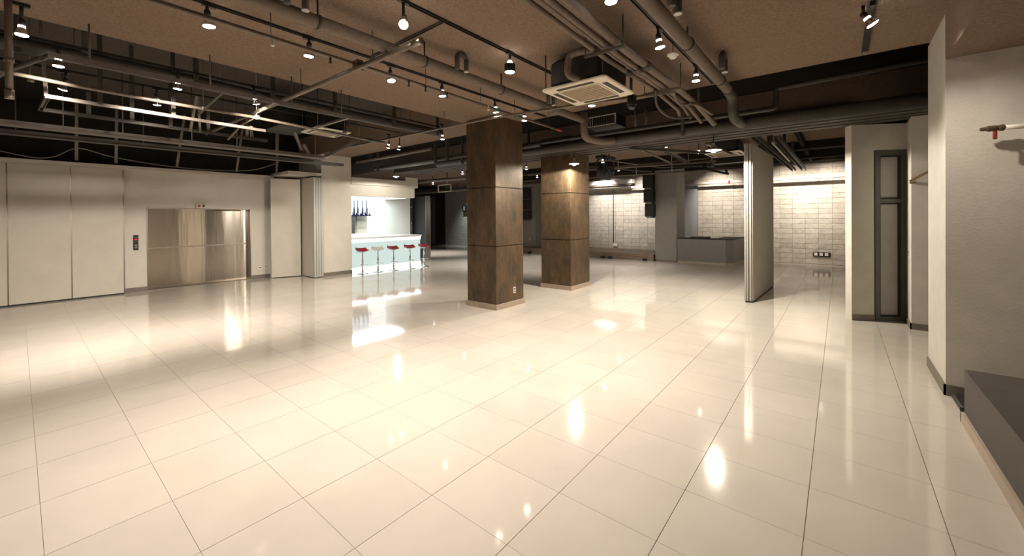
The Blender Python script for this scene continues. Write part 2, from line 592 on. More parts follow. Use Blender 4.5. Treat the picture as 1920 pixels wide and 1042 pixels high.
# narrow grey door with two panes
dr = sroot('door_1', (0.62, 8.72, 0), 'narrow slate grey framed door with two obscure panes')
def aprism(mb, t0_, t1_, o0, o1, z0, z1):
    mb.prism([AP(t0_, o1), AP(t1_, o1), AP(t1_, o0), AP(t0_, o0)], z0, z1)
    return mb
fr = MB()
aprism(fr, 0.335, 0.405, -0.08, 0.012, 0.0, 2.72)
aprism(fr, 0.70, Lw-0.012, -0.08, 0.012, 0.0, 2.72)
aprism(fr, 0.405, 0.70, -0.08, 0.012, 2.64, 2.72)
aprism(fr, 0.405, 0.70, -0.08, 0.012, 0.0, 0.07)
aprism(fr, 0.405, 0.70, -0.08, 0.006, 1.885, 1.945)
fr.build('door_frame', 'frame_grey', dr)
for z0, z1 in ((0.07, 1.885), (1.945, 2.64)):
    gk = MB()
    aprism(gk, 0.405, 0.425, -0.06, -0.01, z0, z1)
    aprism(gk, 0.675, 0.70, -0.06, 0.002, z0, z1)
    aprism(gk, 0.425, 0.675, -0.06, -0.01, z0, z0+0.025)
    aprism(gk, 0.425, 0.675, -0.06, -0.01, z1-0.025, z1)
    gk.build('gasket', 'gasket', dr)
    aprism(MB(), 0.425, 0.675, -0.06, -0.03, z0+0.025, z1-0.025).build('pane', 'pane_grey', dr)

# ================================================================== PILLARS
def pillar(x0, x1, y0, y1, label):
    t = thing('clad_pillar', label, 'pillar', ((x0+x1)/2, (y0+y1)/2, 0), 'steel clad pillars')
    MB().box(x0+0.012, x1-0.012, y0+0.012, y1-0.012, 0, SL+0.0).build('core', 'joint', t)
    zs = [0.10, 1.165, 2.255, SL-0.001]
    for k in range(3):
        a, b = zs[k]+0.008, zs[k+1]-0.008
        MB().box(x0, x1-0.002, y0, y0+0.012, a, b).build('cladding_panel', 'clad', t)
        MB().box(x1-0.012, x1, y0+0.002, y1, a, b).build('cladding_panel', 'clad', t)
        MB().box(x0, x0+0.012, y0+0.012, y1-0.012, a, b).build('cladding_panel', 'clad', t)
        MB().box(x0, x1-0.012, y1-0.012, y1, a, b).build('cladding_panel', 'clad', t)
    sk = MB()
    e = 0.022
    sk.box(x0-e, x1+e, y0-e, y0, 0, 0.10).box(x0-e, x1+e, y1, y1+e, 0, 0.10)
    sk.box(x0-e, x0, y0, y1, 0, 0.10).box(x1, x1+e, y0, y1, 0, 0.10)
    sk.build('skirting', 'skirt_tile', t)
    return t
pillar(-5.605, -4.865, 5.51, 6.32, 'rust brown metal clad pillar nearest the camera with low white socket')
pillar(-5.62, -4.80, 8.03, 8.92, 'rust brown metal clad pillar standing behind the nearest one')

def socket(name, label, c, axis, w=0.07, h=0.115, holes=2):
    """small outlet plate; axis = outward normal"""
    t = thing(name, label, 'socket', c)
    n = Vector(axis)
    sx = Vector((0, 0, 1)).cross(n).normalized()
    mb = MB()
    C = Vector(c)
    mb.beam(C+n*0.0+Vector((0, 0, -h/2)), C+Vector((0, 0, h/2)), w, 0.012, up=n)
    plate = mb.build('plate', 'plate_white', t)
    for k in range(holes):
        z = (k-(holes-1)/2)*h*0.42
        mb = MB()
        p = C+n*0.007+Vector((0, 0, z))
        mb.beam(p-Vector((0, 0, h*0.13)), p+Vector((0, 0, h*0.13)), w*0.5, 0.004, up=n)
        mb.build('outlet', 'plate_hole' if k else 'skirt', plate)
    return t
socket('wall_socket', 'white double socket low on the nearest metal clad pillar', (-4.859, 6.03, 0.30), (1, 0, 0))

# ================================================================== PARTITION PANELS (left)
PXF = -12.76
ys = [-3.52, -2.67, -1.82, -0.97, -0.12, 0.735, 1.55]
plabels = ['cream movable wall panel far left out of frame', 'cream movable wall panel left out of frame', 'cream movable wall panel beyond left edge',
           'cream movable wall panel cut by the left picture edge', 'cream movable wall panel second from the left edge',
           'cream movable wall panel next to the elevator wall']
for k in range(6):
    if k < 3:
        continue
    a, b = ys[k]+0.006, ys[k+1]-0.006
    t = thing('partition_panel', plabels[k], 'partition', (PXF-0.04, (a+b)/2, 0), 'cream movable wall panels')
    MB().box(PXF-0.08, PXF, a, b, 0.03, 2.845).build('panel_board', 'partition', t)
    MB().box(PXF-0.08, PXF+0.003, b-0.008, b+0.010, 0.03, 2.845).build('edge_trim', 'steel_dark', t)
    MB().box(PXF-0.06, PXF-0.01, a+0.01, b-0.01, 0.0, 0.03).build('bottom_seal', 'gasket', t)
# folded panel along the wall and the stack projecting from it
t = thing('folded_partition_panel', 'cream folding panel standing flat right of the elevator', 'partition', (-12.5, 4.95, 0))
MB().prism([(-12.60, 4.585), (-12.385, 5.30), (-12.45, 5.32), (-12.665, 4.605)], 0.02, 2.86).build('panel_board', 'partition', t)
MB().prism([(-12.597, 4.575), (-12.594, 4.589), (-12.665, 4.61), (-12.668, 4.596)], 0.0, 2.87).build('edge_trim', 'alu', t)
labs = ['outermost leaf of the stacked cream panels by the elevator', 'second leaf of the stacked cream panels by the elevator',
        'third leaf of the stacked cream panels by the elevator', 'leaf of the stacked panels touching the white pier']
for k in range(4):
    y0 = 5.345+k*0.068
    t = thing('stacked_partition_leaf', labs[k], 'partition', (-12.1, y0+0.03, 0), 'stacked leaves beside the white pier')
    MB().box(-12.42, -11.66, y0, y0+0.056, 0.02, 2.88).build('panel_board', 'partition', t)
    MB().box(-11.66, -11.63, y0-0.001, y0+0.057, 0.02, 2.88).build('edge_profile', 'alu', t)
    MB().box(-12.35, -11.70, y0+0.01, y0+0.046, 0, 0.02).build('bottom_seal', 'gasket', t)

# ================================================================== ELEVATOR
t = thing('elevator_door', 'wide brushed stainless freight elevator door in the left wall', 'elevator', (EX-0.15, 3.07, 0))
DX = -13.10
MB().box(DX-0.03, DX, 1.985, 4.155, 0.02, 0.995).build('door_leaf', 'steel', t)
MB().box(DX-0.03, DX, 1.985, 4.155, 1.02, 1.97).build('door_leaf', 'steel', t)
MB().box(DX-0.03, DX+0.012, 1.985, 4.155, 0.99, 1.02).build('door_lip', 'steel_dark', t)
MB().box(DX-0.05, EX+0.012, 1.965, 1.985, 0.0, 1.985).build('jamb', 'steel_dark', t)
MB().box(DX-0.05, EX+0.012, 4.155, 4.175, 0.0, 1.985).build('jamb', 'steel_dark', t)
MB().box(DX-0.05, EX+0.012, 1.965, 4.175, 1.97, 1.99).build('header', 'steel_dark', t)
MB().box(DX-0.05, EX+0.015, 1.985, 4.155, 0.0, 0.02).build('sill', 'steel_dark', t)
t = thing('call_panel', 'slim black call panel with red display beside the elevator', 'call panel', (EX, 1.77, 1.16))
MB().chbox(EX, EX+0.02, 1.725, 1.815, 0.98, 1.34, 0.006).build('plate', 'black_plastic', t)
cp = t.children[0]
MB().box(EX+0.02, EX+0.023, 1.748, 1.792, 1.225, 1.255).build('display', 'led_red', cp)
for z in (1.05, 1.10):
    MB().box(EX+0.02, EX+0.026, 1.75, 1.79, z-0.014, z+0.014).build('button', 'steel_dark', cp)
t = thing('indicator_box', 'small ivory box with red and green buttons above the elevator', 'indicator', (EX, 3.03, 2.05))
MB().box(EX, EX+0.06, 2.92, 3.14, 1.995, 2.105).build('case', 'ac_white', t)
ib = t.children[0]
for y, mm in ((2.98, 'btn_red'), (3.075, 'btn_green')):
    mtx = Matrix.Rotation(PI/2, 4, 'Y')
    MB().lathe([(0.034, 0), (0.034, 0.012), (0.02, 0.018)], (EX+0.06, y, 2.05), 16, mtx=mtx).build('button', mm, ib)
socket('wall_socket', 'pale double socket on the wall right of the elevator', (EX+0.001, 4.40, 0.30), (1, 0, 0), 0.12, 0.10, 1)
socket('wall_socket', 'grey socket touching the folded panel right of the elevator', (EX+0.001, 4.56, 0.32), (1, 0, 0), 0.07, 0.11, 1)

# ================================================================== BENCH (right foreground)
t = thing('plinth_bench', 'low dark grey plinth along the right edge', 'plinth', (1.6, 2.0, 0))
MB().box(0.785, 2.88, -3.9, 4.86, 0.02, 0.434).build('body', 'bench', t)
MB().box(0.765, 0.785, -3.9, 4.88, 0.0, 0.085).build('skirting', 'skirt_tile', t)
MB().box(0.765, 2.88, 4.86, 4.88, 0.0, 0.085).build('skirting', 'skirt_tile', t)
tag(MB().chbox(0.80, 1.35, 5.10, 5.44, 0.0, 0.05, 0.012).build('floor_box', 'black'), 'flat black box on the floor between pier and plinth', 'box')

# hose valve on the pier
t = thing('hose_valve', 'brass hose valve with red lever on the white pier', 'valve', (1.15, 5.5, 2.44))
yv = 5.40
MB().tube([(1.09, yv, 2.445), (1.32, yv, 2.44)], 0.021, 14).build('pipe', 'pipe_white', t)
MB().tube([(1.30, yv, 2.44), (1.30, 5.499, 2.44)], 0.020, 12).build('pipe', 'pipe_white', t)
mtx = Matrix.Rotation(-PI/2, 4, 'Y')
MB().lathe([(0.021, 0), (0.028, 0.005), (0.028, 0.03), (0.022, 0.035), (0.026, 0.06), (0.026, 0.10), (0.020, 0.105), (0.016, 0.14), (0.012, 0.145)],
           (1.11, yv, 2.446), 10, smooth=False, mtx=mtx).build('valve_body', 'brass', t)
lv = MB()
lv.chbox(1.035, 1.062, yv-0.034, yv-0.022, 2.345, 2.425, 0.005)
lv.build('lever', 'valve_red', t)
MB().box(1.04, 1.06, yv-0.036, yv-0.018, 2.42, 2.432).build('lever_nut', 'chrome', t)
mtx = Matrix.Rotation(PI/2, 4, 'X')
MB().lathe([(0.05, 0), (0.05, 0.008), (0.03, 0.02)], (1.30, 5.499, 2.44), 16, mtx=mtx).build('escutcheon', 'pipe_white', t)

t = thing('wooden_bracket', 'bare wooden stick poking from the wall past the grey door', 'bracket', (0.92, 8.33, 2.2))
MB().beam((0.80, 8.29, 2.185), (1.02, 8.29, 2.33), 0.04, 0.03).build('stick', 'wood', t)
MB().box(0.80, 0.86, 8.27, 8.34, 2.15, 2.18).build('foot_block', 'wood', t)
socket('wall_switch', 'small switch plate beside the narrow grey door', (0.8195, 8.55, 1.10), (-1, 0, 0), 0.07, 0.12, 2)

# ================================================================== FOLDING PANEL (middle right)
t = thing('folding_wall_leaf', 'tall grey folding wall leaf standing alone near the corridor', 'partition', (-1.32, 10.2, 0))
fx0, fx1 = -1.45, -1.31
MB().prism([(fx0, 9.03), (fx1, 9.03), (fx1+0.09, 11.34), (fx0+0.09, 11.34)], 0.03, 3.10).build('panel_board', 'fold', t)
for k, xx in enumerate((fx0+0.012, fx0+0.05, fx0+0.10)):
    MB().box(xx-0.014, xx+0.014, 8.995, 9.03, 0.03, 3.10).build('edge_profile', 'alu', t)
MB().prism([(fx0+0.01, 9.0), (fx1-0.005, 9.0), (fx1+0.085, 11.33), (fx0+0.10, 11.33)], 0.0, 0.03).build('bottom_seal', 'gasket', t)

# ================================================================== STAGE
t = thing('low_stage', 'low brown boarded stage along the back wall', 'stage', (-8.6, 16.3, 0))
MB().box(-12.88, -5.46, 15.18, 17.385, 0.0, 0.235).build('riser_core', 'joint', t)
for k in range(9):
    y0 = 15.16+k*0.25
    MB().box(-12.88, -5.46, y0, min(y0+0.246, 17.385), 0.235, 0.25).build('deck_board', 'wood_stage', t)
for k in range(2):
    MB().box(-12.88, -5.46, 15.16, 15.18, 0.05+k*0.10, 0.145+k*0.10-0.004).build('riser_board', 'wood_stage', t)
MB().box(-12.88, -5.46, 15.155, 15.18, 0.0, 0.046).build('stage_skirting', 'skirt', t)
for k, (x, lab) in enumerate(((-7.53, 'black floor box at the stage foot, left of the pair'), (-7.22, 'black floor box at the stage foot, right of the pair'),
                              (-5.78, 'black floor box at the stage foot by the grey pillar'), (-11.25, 'black floor box at the stage foot behind the clad pillars'))):
    tag(MB().chbox(x-0.08, x+0.08, 15.06, 15.15, 0.0, 0.09, 0.012).build('stage_floor_box', 'black_plastic'), lab, 'floor box', 'boxes along the stage foot')

# grey pillars at the stage
wg = sroot('wall_stage', (-5, 16, 0))
wg2 = sroot('wall_stage', (-12, 16, 0))
MB().box(-5.45, -4.66, 15.32, 16.35, 0.05, 3.66).build('grey_pillar', 'grey_paint', wg)
MB().box(-5.45, -4.66, 15.34, 16.35, 0.0, 0.05).build('skirting', 'skirt', wg)
MB().box(-12.55, -11.55, 16.0, BY, 0.25, 3.66).build('grey_pier', 'grey_paint', wg2)
struct(MB().box(-14.6, -12.9, 15.2, BY, 0.0, 3.66).build('wall_stage', 'grey_paint'))
MB().box(-4.93, -4.44, BY-0.10, BY-0.01, 0.0, 2.98).build('column_casing', 'bluegrey', wg)
socket('wall_socket', 'small white socket on the grey stage pier between the pillars', (-11.9, 15.995, 0.62), (0, -1, 0))
t = thing('wall_socket', 'white socket box low on the stage block wall', 'socket', (-8.0, BY, 0.40))
MB().box(-8.12, -7.92, BY-0.04, BY-0.003, 0.33, 0.46).build('plate', 'plate_white', t)
MB().tube([(-8.11, BY-0.02, 0.46), (-8.11, BY-0.02, 3.0)], 0.014, 8).build('conduit', 'pipe_dark', t)
t = thing('wall_socket', 'three white sockets on a dark plate at the corridor end', 'socket', (-0.45, BY, 0.33))
MB().box(-0.72, -0.24, BY-0.03, BY-0.003, 0.27, 0.42).build('back_plate', 'black_plastic', t)
for k in range(3):
    x = -0.64+k*0.145
    MB().box(x-0.045, x+0.045, BY-0.04, BY-0.03, 0.30, 0.40).build('socket_plate', 'plate_white', t)

# dj desk
t = thing('dj_desk', 'dark grey built-in desk against the grey stage pillar', 'desk', (-3.8, 16.2, 0))
MB().prism([(-4.655, 15.36), (-3.05, 15.42), (-2.85, 15.62), (-2.80, 17.38), (-2.88, 17.38), (-2.93, 15.68), (-3.08, 15.50), (-4.655, 15.44)], 0.06, 0.86).build('front_panel', 'desk', t)
MB().prism([(-4.655, 15.38), (-3.06, 15.44), (-2.87, 15.64), (-2.82, 17.38), (-2.86, 17.38), (-2.91, 15.68), (-3.08, 15.48), (-4.655, 15.42)], 0.0, 0.06).build('plinth_strip', 'skirt_tile', t)
MB().prism([(-4.655, 15.345), (-3.045, 15.405), (-2.835, 15.615), (-2.785, 17.38), (-3.45, 17.38), (-3.45, 16.05), (-4.655, 16.0)], 0.86, 0.885).build('desk_top', 'joint', t)
t = thing('mixer', 'flat black mixer lying on the grey desk', 'mixer', (-3.95, 15.75, 0.885))
MB().chbox(-4.25, -3.65, 15.58, 15.95, 0.885, 0.935, 0.01).build('case', 'black_plastic', t)
mxc = t.children[0]
for k in range(6):
    MB().box(-4.18+k*0.09, -4.15+k*0.09, 15.62, 15.85, 0.935, 0.945).build('fader', 'steel_dark', mxc)

# line array speakers
def speakers(x0, x1, y0, y1, ztop, zbot, lab, grp):
    n = 3
    h = (ztop-zbot)/n
    for k in range(n):
        z1 = ztop-k*h
        t = thing('line_array_speaker', ['top', 'middle', 'bottom'][k]+' black speaker box '+lab, 'speaker', ((x0+x1)/2, (y0+y1)/2, z1-h), grp)
        d = 0.03*k*k
        xo = 0.035*k
        MB().chbox(x0+xo, x1+xo*0.3, y0+d*0.3, y1, z1-h+0.03, z1-0.02, 0.012).build('cabinet', 'black_plastic', t)
        cab = t.children[0]
        MB().box(x0+xo+0.03, x1+xo*0.3-0.03, y0+d*0.3-0.008, y0+d*0.3, z1-h+0.07, z1-0.06).build('grille', 'black', cab)
        MB().box(x0+xo+0.06, x1+xo*0.3-0.06, y0+0.04, y1-0.04, z1-h-0.025, z1-h+0.03).build('rigging_bar', 'steel_dark', t)
        if k == 0:
            MB().tube([((x0+x1)/2, (y0+y1)/2, z1-0.03), ((x0+x1)/2, (y0+y1)/2, 3.66)], 0.015, 8).build('fly_cable', 'black', t)
        MB().box((x0+x1)/2+xo-0.02, (x0+x1)/2+xo+0.02, y0+d*0.3-0.011, y0+d*0.3-0.007, z1-h+0.04, z1-h+0.055).build('badge', 'alu', cab)
    return
speakers(-5.83, -5.44, 15.05, 15.50, 3.28, 1.65, 'hung left of the grey stage pillar', 'speakers right of stage')
speakers(-12.35, -11.75, 15.50, 15.95, 3.05, 1.55, 'seen in the gap between the clad pillars', 'speakers left of stage')

# ================================================================== BAR
BXF = -11.86
t = thing('bar_counter', 'glowing white backlit bar counter behind the stools', 'bar', (-12.2, 7.9, 0))
MB().box(-12.45, BXF, 6.56, 9.26, 0.13, 0.93).build('front_panel', 'bar_glow', t)
MB().box(-12.50, BXF+0.04, 6.56, 9.30, 1.03, 1.09).build('counter_top', 'bar_white', t)
MB().box(-12.40, BXF+0.012, 6.56, 9.275, 0.93, 1.03).build('led_strip', 'bar_led', t)
MB().box(-12.40, BXF+0.012, 6.56, 9.275, 0.0, 0.13).build('led_strip', 'bar_led', t)
# soffit
sf = sroot('trim_3', (-12.5, 7.8, 2.4))
MB().box(-13.4, -11.78, 6.55, 8.97, 2.41, 2.76).build('lower_fascia', 'white_wall', sf)
MB().box(-13.4, -11.72, 6.55, 9.07, 2.76, 2.98).build('upper_fascia', 'white_wall', sf)
MB().box(-13.4, -11.72, 8.55, 9.07, 2.98, 3.12).build('fascia_step', 'white_wall', sf)
MB().box(-13.2, -12.2, 6.6, 8.9, 2.40, 2.41).build('soffit_light', 'back_glow', sf)
# back wall of the bar
BX = -13.4
wbar = sroot('wall_bar', (BX, 8.5, 0))
MB().box(BX-0.35, BX, 8.82, 9.98, 0, 3.1).build('white_section', 'bar_white', wbar)
MB().box(BX-0.30, BX, 8.26, 8.82, 0.6, 2.55).build('light_column', 'back_glow', wbar)
MB().box(BX-0.30, BX, 6.55, 8.26, 2.40, 2.55).build('light_column', 'back_glow', wbar)
MB().box(BX-0.30, BX, 6.55, 8.26, 0.6, 1.15).build('light_column', 'back_glow', wbar)
MB().box(BX-0.40, BX-0.36, 6.55, 8.30, 1.80, 2.40).build('niche_light', 'niche_glow', wbar)
MB().box(BX-0.40, BX-0.36, 6.55, 8.30, 1.15, 1.80).build('niche_back', 'beige_shelf', wbar)
MB().box(BX-0.36, BX, 6.55, 8.26, 1.78, 1.815).build('shelf', 'navy', wbar)
MB().box(BX-0.36, BX-0.30, 6.55, 8.26, 1.36, 1.375).build('shelf', 'beige_shelf', wbar)
MB().box(BX-0.36, BX-0.30, 6.55, 8.26, 1.60, 1.615).build('shelf', 'beige_shelf', wbar)
MB().box(BX-0.36, BX-0.31, 7.86, 7.885, 1.15, 1.78).build('divider', 'beige_shelf', wbar)
MB().box(BX-0.36, BX-0.02, 6.55, 7.62, 1.15, 1.78).build('dark_cabinet', 'charcoal', wbar)
tl = ['first', 'second', 'third', 'fourth']
for k, y in enumerate((7.66, 7.80, 7.99, 8.16)):
    tag(MB().lathe([(0.028, 0), (0.03, 0.02), (0.03, 0.22), (0.014, 0.30), (0.012, 0.50), (0.015, 0.505), (0.015, 0.53)], (BX-0.15, y, 1.815), 12).build('tall_bottle', 'navy'),
        tl[k]+' tall dark bottle from the pier on the lit bar shelf', 'bottle', 'tall bottles on the bar shelf')
for k, y in enumerate((7.58, 7.70, 7.745, 7.86, 7.91, 8.05, 8.10, 8.22)):
    h = [0.12, 0.10, 0.08, 0.07, 0.11, 0.14, 0.12, 0.09][k]
    tag(MB().lathe([(0.028, 0), (0.03, 0.01), (0.03, h*0.6), (0.012, h*0.8), (0.012, h)], (BX-0.08, y, 1.815), 10).build('short_bottle', 'navy'),
        ['first', 'second', 'third', 'fourth', 'fifth', 'sixth', 'seventh', 'eighth'][k]+' short dark bottle from the pier on the lit bar shelf', 'bottle', 'short bottles on the bar shelf')
t = thing('glass_door', 'dark door edge with pale handle at the end of the white bar wall', 'door', (BX-0.1, 10.02, 0))
MB().box(BX-0.12, BX-0.06, 9.985, 10.14, 0.0, 2.45).build('door_leaf', 'charcoal', t)
MB().box(BX-0.06, BX-0.02, 10.0, 10.10, 2.12, 2.15).build('closer', 'alu', t)
MB().tube([(BX-0.03, 10.07, 1.0), (BX-0.03, 10.07, 1.75)], 0.012, 8).build('handle', 'chrome', t)

# stools
def stool(x, y, rz, seat, label):
    t = thing('bar_stool', label, 'stool', (x, y, 0), 'bar stools at the glowing counter')
    t.rotation_euler = (0, 0, rz)
    MB().lathe([(0.195, 0), (0.195, 0.008), (0.12, 0.022), (0.05, 0.035), (0.034, 0.07), (0.03, 0.075)], (0, 0, 0), 24).build('base', 'chrome', t, local=True)
    MB().lathe([(0.027, 0.05), (0.027, 0.42), (0.020, 0.425), (0.020, 0.67)], (0, 0, 0), 14).build('column', 'chrome', t, local=True)
    fr_ = MB()
    ring = []
    for k in range(13):
        a = -PI*0.5+PI*k/12
        ring.append((0.16*math.cos(a)+0.05, 0.13*math.sin(a), 0.26))
    fr_.tube([(0.0, 0.0, 0.30)]+[(0.03, -0.10, 0.27)]+ring+[(0.03, 0.10, 0.27), (0, 0, 0.30)], 0.009, 8)
    fr_.build('footrest', 'chrome', t, local=True)
    MB().tube([(0.0, 0.02, 0.655), (0.04, 0.12, 0.645), (0.05, 0.24, 0.65)], 0.006, 8).build('height_lever', 'chrome', t, local=True)
    # wavy moulded seat with raised back lip
    mb = MB()
    nx, ny = 14, 12
    top, bot = [], []
    for i in range(nx+1):
        u = i/nx*2-1
        for jj in range(ny+1):
            w = jj/ny*2-1
            # squircle mapping
            px = u*math.sqrt(1-0.42*w*w)*0.185
            py = w*math.sqrt(1-0.42*u*u)*0.20
            z = 0.715+0.020*abs(w)**2+0.085*max(0.0, (-u-0.25)/0.75)**1.6-0.028*max(0, (u-0.3)/0.7)**2
            top.append((px, py, z))
            edge = max(abs(u), abs(w))
            th = 0.045*(1-0.75*edge**4)
            bot.append((px*0.97, py*0.97, z-th))
    N = len(top)
    fs = []
    for i in range(nx):
        for jj in range(ny):
            a = i*(ny+1)+jj
            b = a+ny+1
            fs.append((a, b, b+1, a+1))
            fs.append((N+a, N+a+1, N+b+1, N+b))
    rim = [jj for jj in range(ny+1)]+[i*(ny+1)+ny for i in range(1, nx+1)]+[nx*(ny+1)+jj for jj in range(ny-1, -1, -1)]+[i*(ny+1) for i in range(nx-1, 0, -1)]
    for k in range(len(rim)):
        a, b = rim[k], rim[(k+1) % len(rim)]
        fs.append((a, b, N+b, N+a))
    mb.add(top+bot, fs, True)
    st = mb.build('seat', seat, t, local=True)
    MB().lathe([(0.05, 0.655), (0.09, 0.672), (0.09, 0.685)], (0, 0, 0), 16).build('seat_plate', 'chrome', st, local=True)
    return t
sl = ['red seated chrome bar stool nearest the white pier', 'white seated chrome bar stool', 'red seated chrome bar stool right of the white one',
      'red seated chrome bar stool second from the counter end', 'red seated chrome bar stool past the counter end']
for k, (x, y) in enumerate(((-11.36, 6.68), (-11.36, 7.21), (-11.28, 7.73), (-11.26, 8.36), (-11.22, 8.93))):
    stool(x, y, [2.2, 2.35, 2.2, 2.25, 2.1][k], 'white_seat' if k == 1 else 'red', sl[k])

# distant stack of folded panels, lit by the bar
dl = ['leftmost leaf', 'second leaf', 'third leaf', 'fourth leaf', 'rightmost leaf']
for k in range(5):
    y0 = 10.36+k*0.055
    x1 = -12.92
    t = thing('far_partition_leaf', dl[k]+' of the shiny stacked panels beyond the bar end', 'partition', (x1-0.4, y0+0.02, 0), 'shiny stacked panels past the bar')
    MB().box(x1-0.8, x1-0.02, y0, y0+0.05, 0.02, 2.56).build('panel_board', 'charcoal', t)
    MB().box(x1-0.02, x1, y0+0.004, y0+0.040, 0.0, 2.58).build('edge_profile', 'chrome', t)
socket('wall_socket', 'white socket on the dark far wall beyond the bar', (-19.655, 16.0, 0.55), (1, 0, 0), 0.2, 0.2, 1)
t = thing('wall_speaker', 'small black speaker high on the far block wall left of the pillar', 'speaker', (-17.6, 17.2, 2.1))
MB().chbox(-17.85, -17.35, 17.10, 17.39, 2.05, 2.45, 0.03).build('cabinet', 'black_plastic', t)
MB().box(-17.70, -17.60, 17.09, 17.10, 2.12, 2.38).build('grille', 'alu', t)

# ================================================================== CEILING SERVICES
def hrods(parent, pts, r=0.006, m='pipe_dark'):
    for (x, y, z0, z1) in pts:
        MB().tube([(x, y, z0), (x, y, z1)], r, 6).build('hanger_rod', m, parent)

# --- long insulated pipe
t = thing('insulated_pipe', 'thick brown insulated pipe running over the middle of the hall', 'pipe', (-3.42, 2.0, 3.36))
MB().tube([(-3.42, -3.9, 3.36), (-3.42, 6.17, 3.36)], 0.058, 14).build('pipe_run', 'pipe_brown', t)
MB().tube(bend([(-3.42, 6.19, 3.50), (-3.42, 6.19, 3.06), (-3.30, 6.62, 3.04), (-3.22, 6.93, 3.10)], 0.13), 0.064, 14).build('elbow', 'pipe_brown', t)
for y in (0.4, 1.62, 2.75, 4.0, 5.2):
    mb = MB().tube([(-3.42, y, 3.40), (-3.42, y, SL)], 0.009, 6)
    mb.tube([(-3.42, y-0.012, 3.36), (-3.42, y+0.012, 3.36)], 0.064, 14)
    mb.build('hanger', 'pipe_dark', t)
for k in range(3):
    y = (1.40, 3.19, 5.0)[k]
    tt = thing('conduit_loop', ['grey upturned conduit loop at the top edge over the insulated pipe', 'grey upturned conduit loop beside the insulated pipe in mid hall',
                                'grey upturned conduit loop near the far pipe bend'][k], 'conduit', (-3.36, y, 3.38), 'upturned conduit loops')
    arc = [(-3.31, y-0.07, 3.36), (-3.31, y-0.07, 3.48)]
    for q in range(7):
        a = PI-PI*q/6
        arc.append((-3.31, y+0.07*math.cos(a), 3.49+0.05*math.sin(a)))
    arc += [(-3.31, y+0.07, 3.48), (-3.31, y+0.07, 3.37)]
    MB().tube(arc, 0.028, 10).build('bent_tube', 'pipe_dark', tt)
    MB().lathe([(0.03, 0), (0.03, 0.012)], (-3.31, y+0.07, 3.36), 12).build('end_cap', 'alu', tt)
for k, y in enumerate((3.37, 5.12)):
    tt = thing('conduit_loop', ['grey upturned conduit loop at the top edge beside the right pipe', 'grey upturned conduit loop beside the bend of the right pipe'][k],
               'conduit', (-1.03, y, 3.36), 'upturned conduit loops')
    arc = [(-1.03, y-0.08, 3.36), (-1.03, y-0.08, 3.47)]
    for q in range(7):
        a = PI-PI*q/6
        arc.append((-1.03, y+0.08*math.cos(a), 3.48+0.06*math.sin(a)))
    arc += [(-1.03, y+0.08, 3.47), (-1.03, y+0.08, 3.37)]
    MB().tube(arc, 0.032, 10).build('bent_tube', 'pipe_dark', tt)
    MB().lathe([(0.034, 0), (0.034, 0.012)], (-1.03, y+0.08, 3.36), 12).build('end_cap', 'alu', tt)

# --- steel sprinkler pipes
t = thing('sprinkler_pipe', 'thin steel sprinkler pipe following the nearest lamp track', 'pipe', (-3.94, 2.0, 3.33))
MB().tube([(-3.92, -3.9, 3.33), (-3.98, 3.0, 3.33), (-4.09, 6.55, 3.33)], 0.021, 10).build('pipe_run', 'pipe_steel', t)
hrods(t, [(-3.95-0.02*max(0, y-2.5), y, 3.34, SL) for y in (0.3, 1.45, 3.2, 4.2, 5.0, 6.0)], 0.004)
for y in (1.47, 2.0, 2.95, 3.2, 3.55, 4.35):
    MB().lathe([(0.012, -0.075), (0.018, -0.06), (0.008, -0.05), (0.012, -0.02), (0.012, 0.0)], (-3.965, y, 3.33), 8).build('sprinkler_head', 'plate_white' if y in (1.47, 4.35) else 'pipe_dark', t)
for y in (4.55, 5.05):
    MB().tube([(-4.03, y, 3.33), (-4.035, y+0.10, 3.33)], 0.026, 10).build('coupling', 'green', t)
MB().tube([(-4.085, 6.35, 3.33), (-4.09, 6.50, 3.33)], 0.024, 10).build('tape', 'red_tape', t)

t = thing('cross_pipe', 'steel pipe with open end crossing under the lamp track', 'pipe', (-5.5, 2.25, 3.28))
MB().tube([(-9.0, 2.20, 3.27), (-2.88, 2.285, 3.275)], 0.027, 12).build('pipe_run', 'pipe_steel', t)
MB().tube([(-2.88, 2.285, 3.275), (-3.0, 2.2833, 3.275)], 0.031, 12).build('pipe_end', 'steel_dark', t)
hrods(t, [(x, 2.245, 3.27, SL if x > -5.78 else UP) for x in (-8.2, -6.6, -5.2, -3.6)], 0.004)
MB().box(-3.99, -3.89, 2.25, 2.32, 3.25, 3.36).build('clamp', 'brass', t)

t = thing('cross_pipe', 'long thin pipe crossing in front of the nearest pillar top', 'pipe', (-5, 4.9, 3.3))
MB().tube([(-8.9, 4.62, 3.28), (-4.3, 4.79, 3.28), (-3.0, 5.00, 3.28), (-1.6, 5.26, 3.27)], 0.018, 10).build('pipe_run', 'pipe_steel', t)
hrods(t, [(x, y, 3.30, SL if x > -5.78 else UP) for x, y in ((-8.0, 4.65), (-6.6, 4.71), (-5.4, 4.76), (-3.2, 4.98))], 0.005, 'pipe_steel')

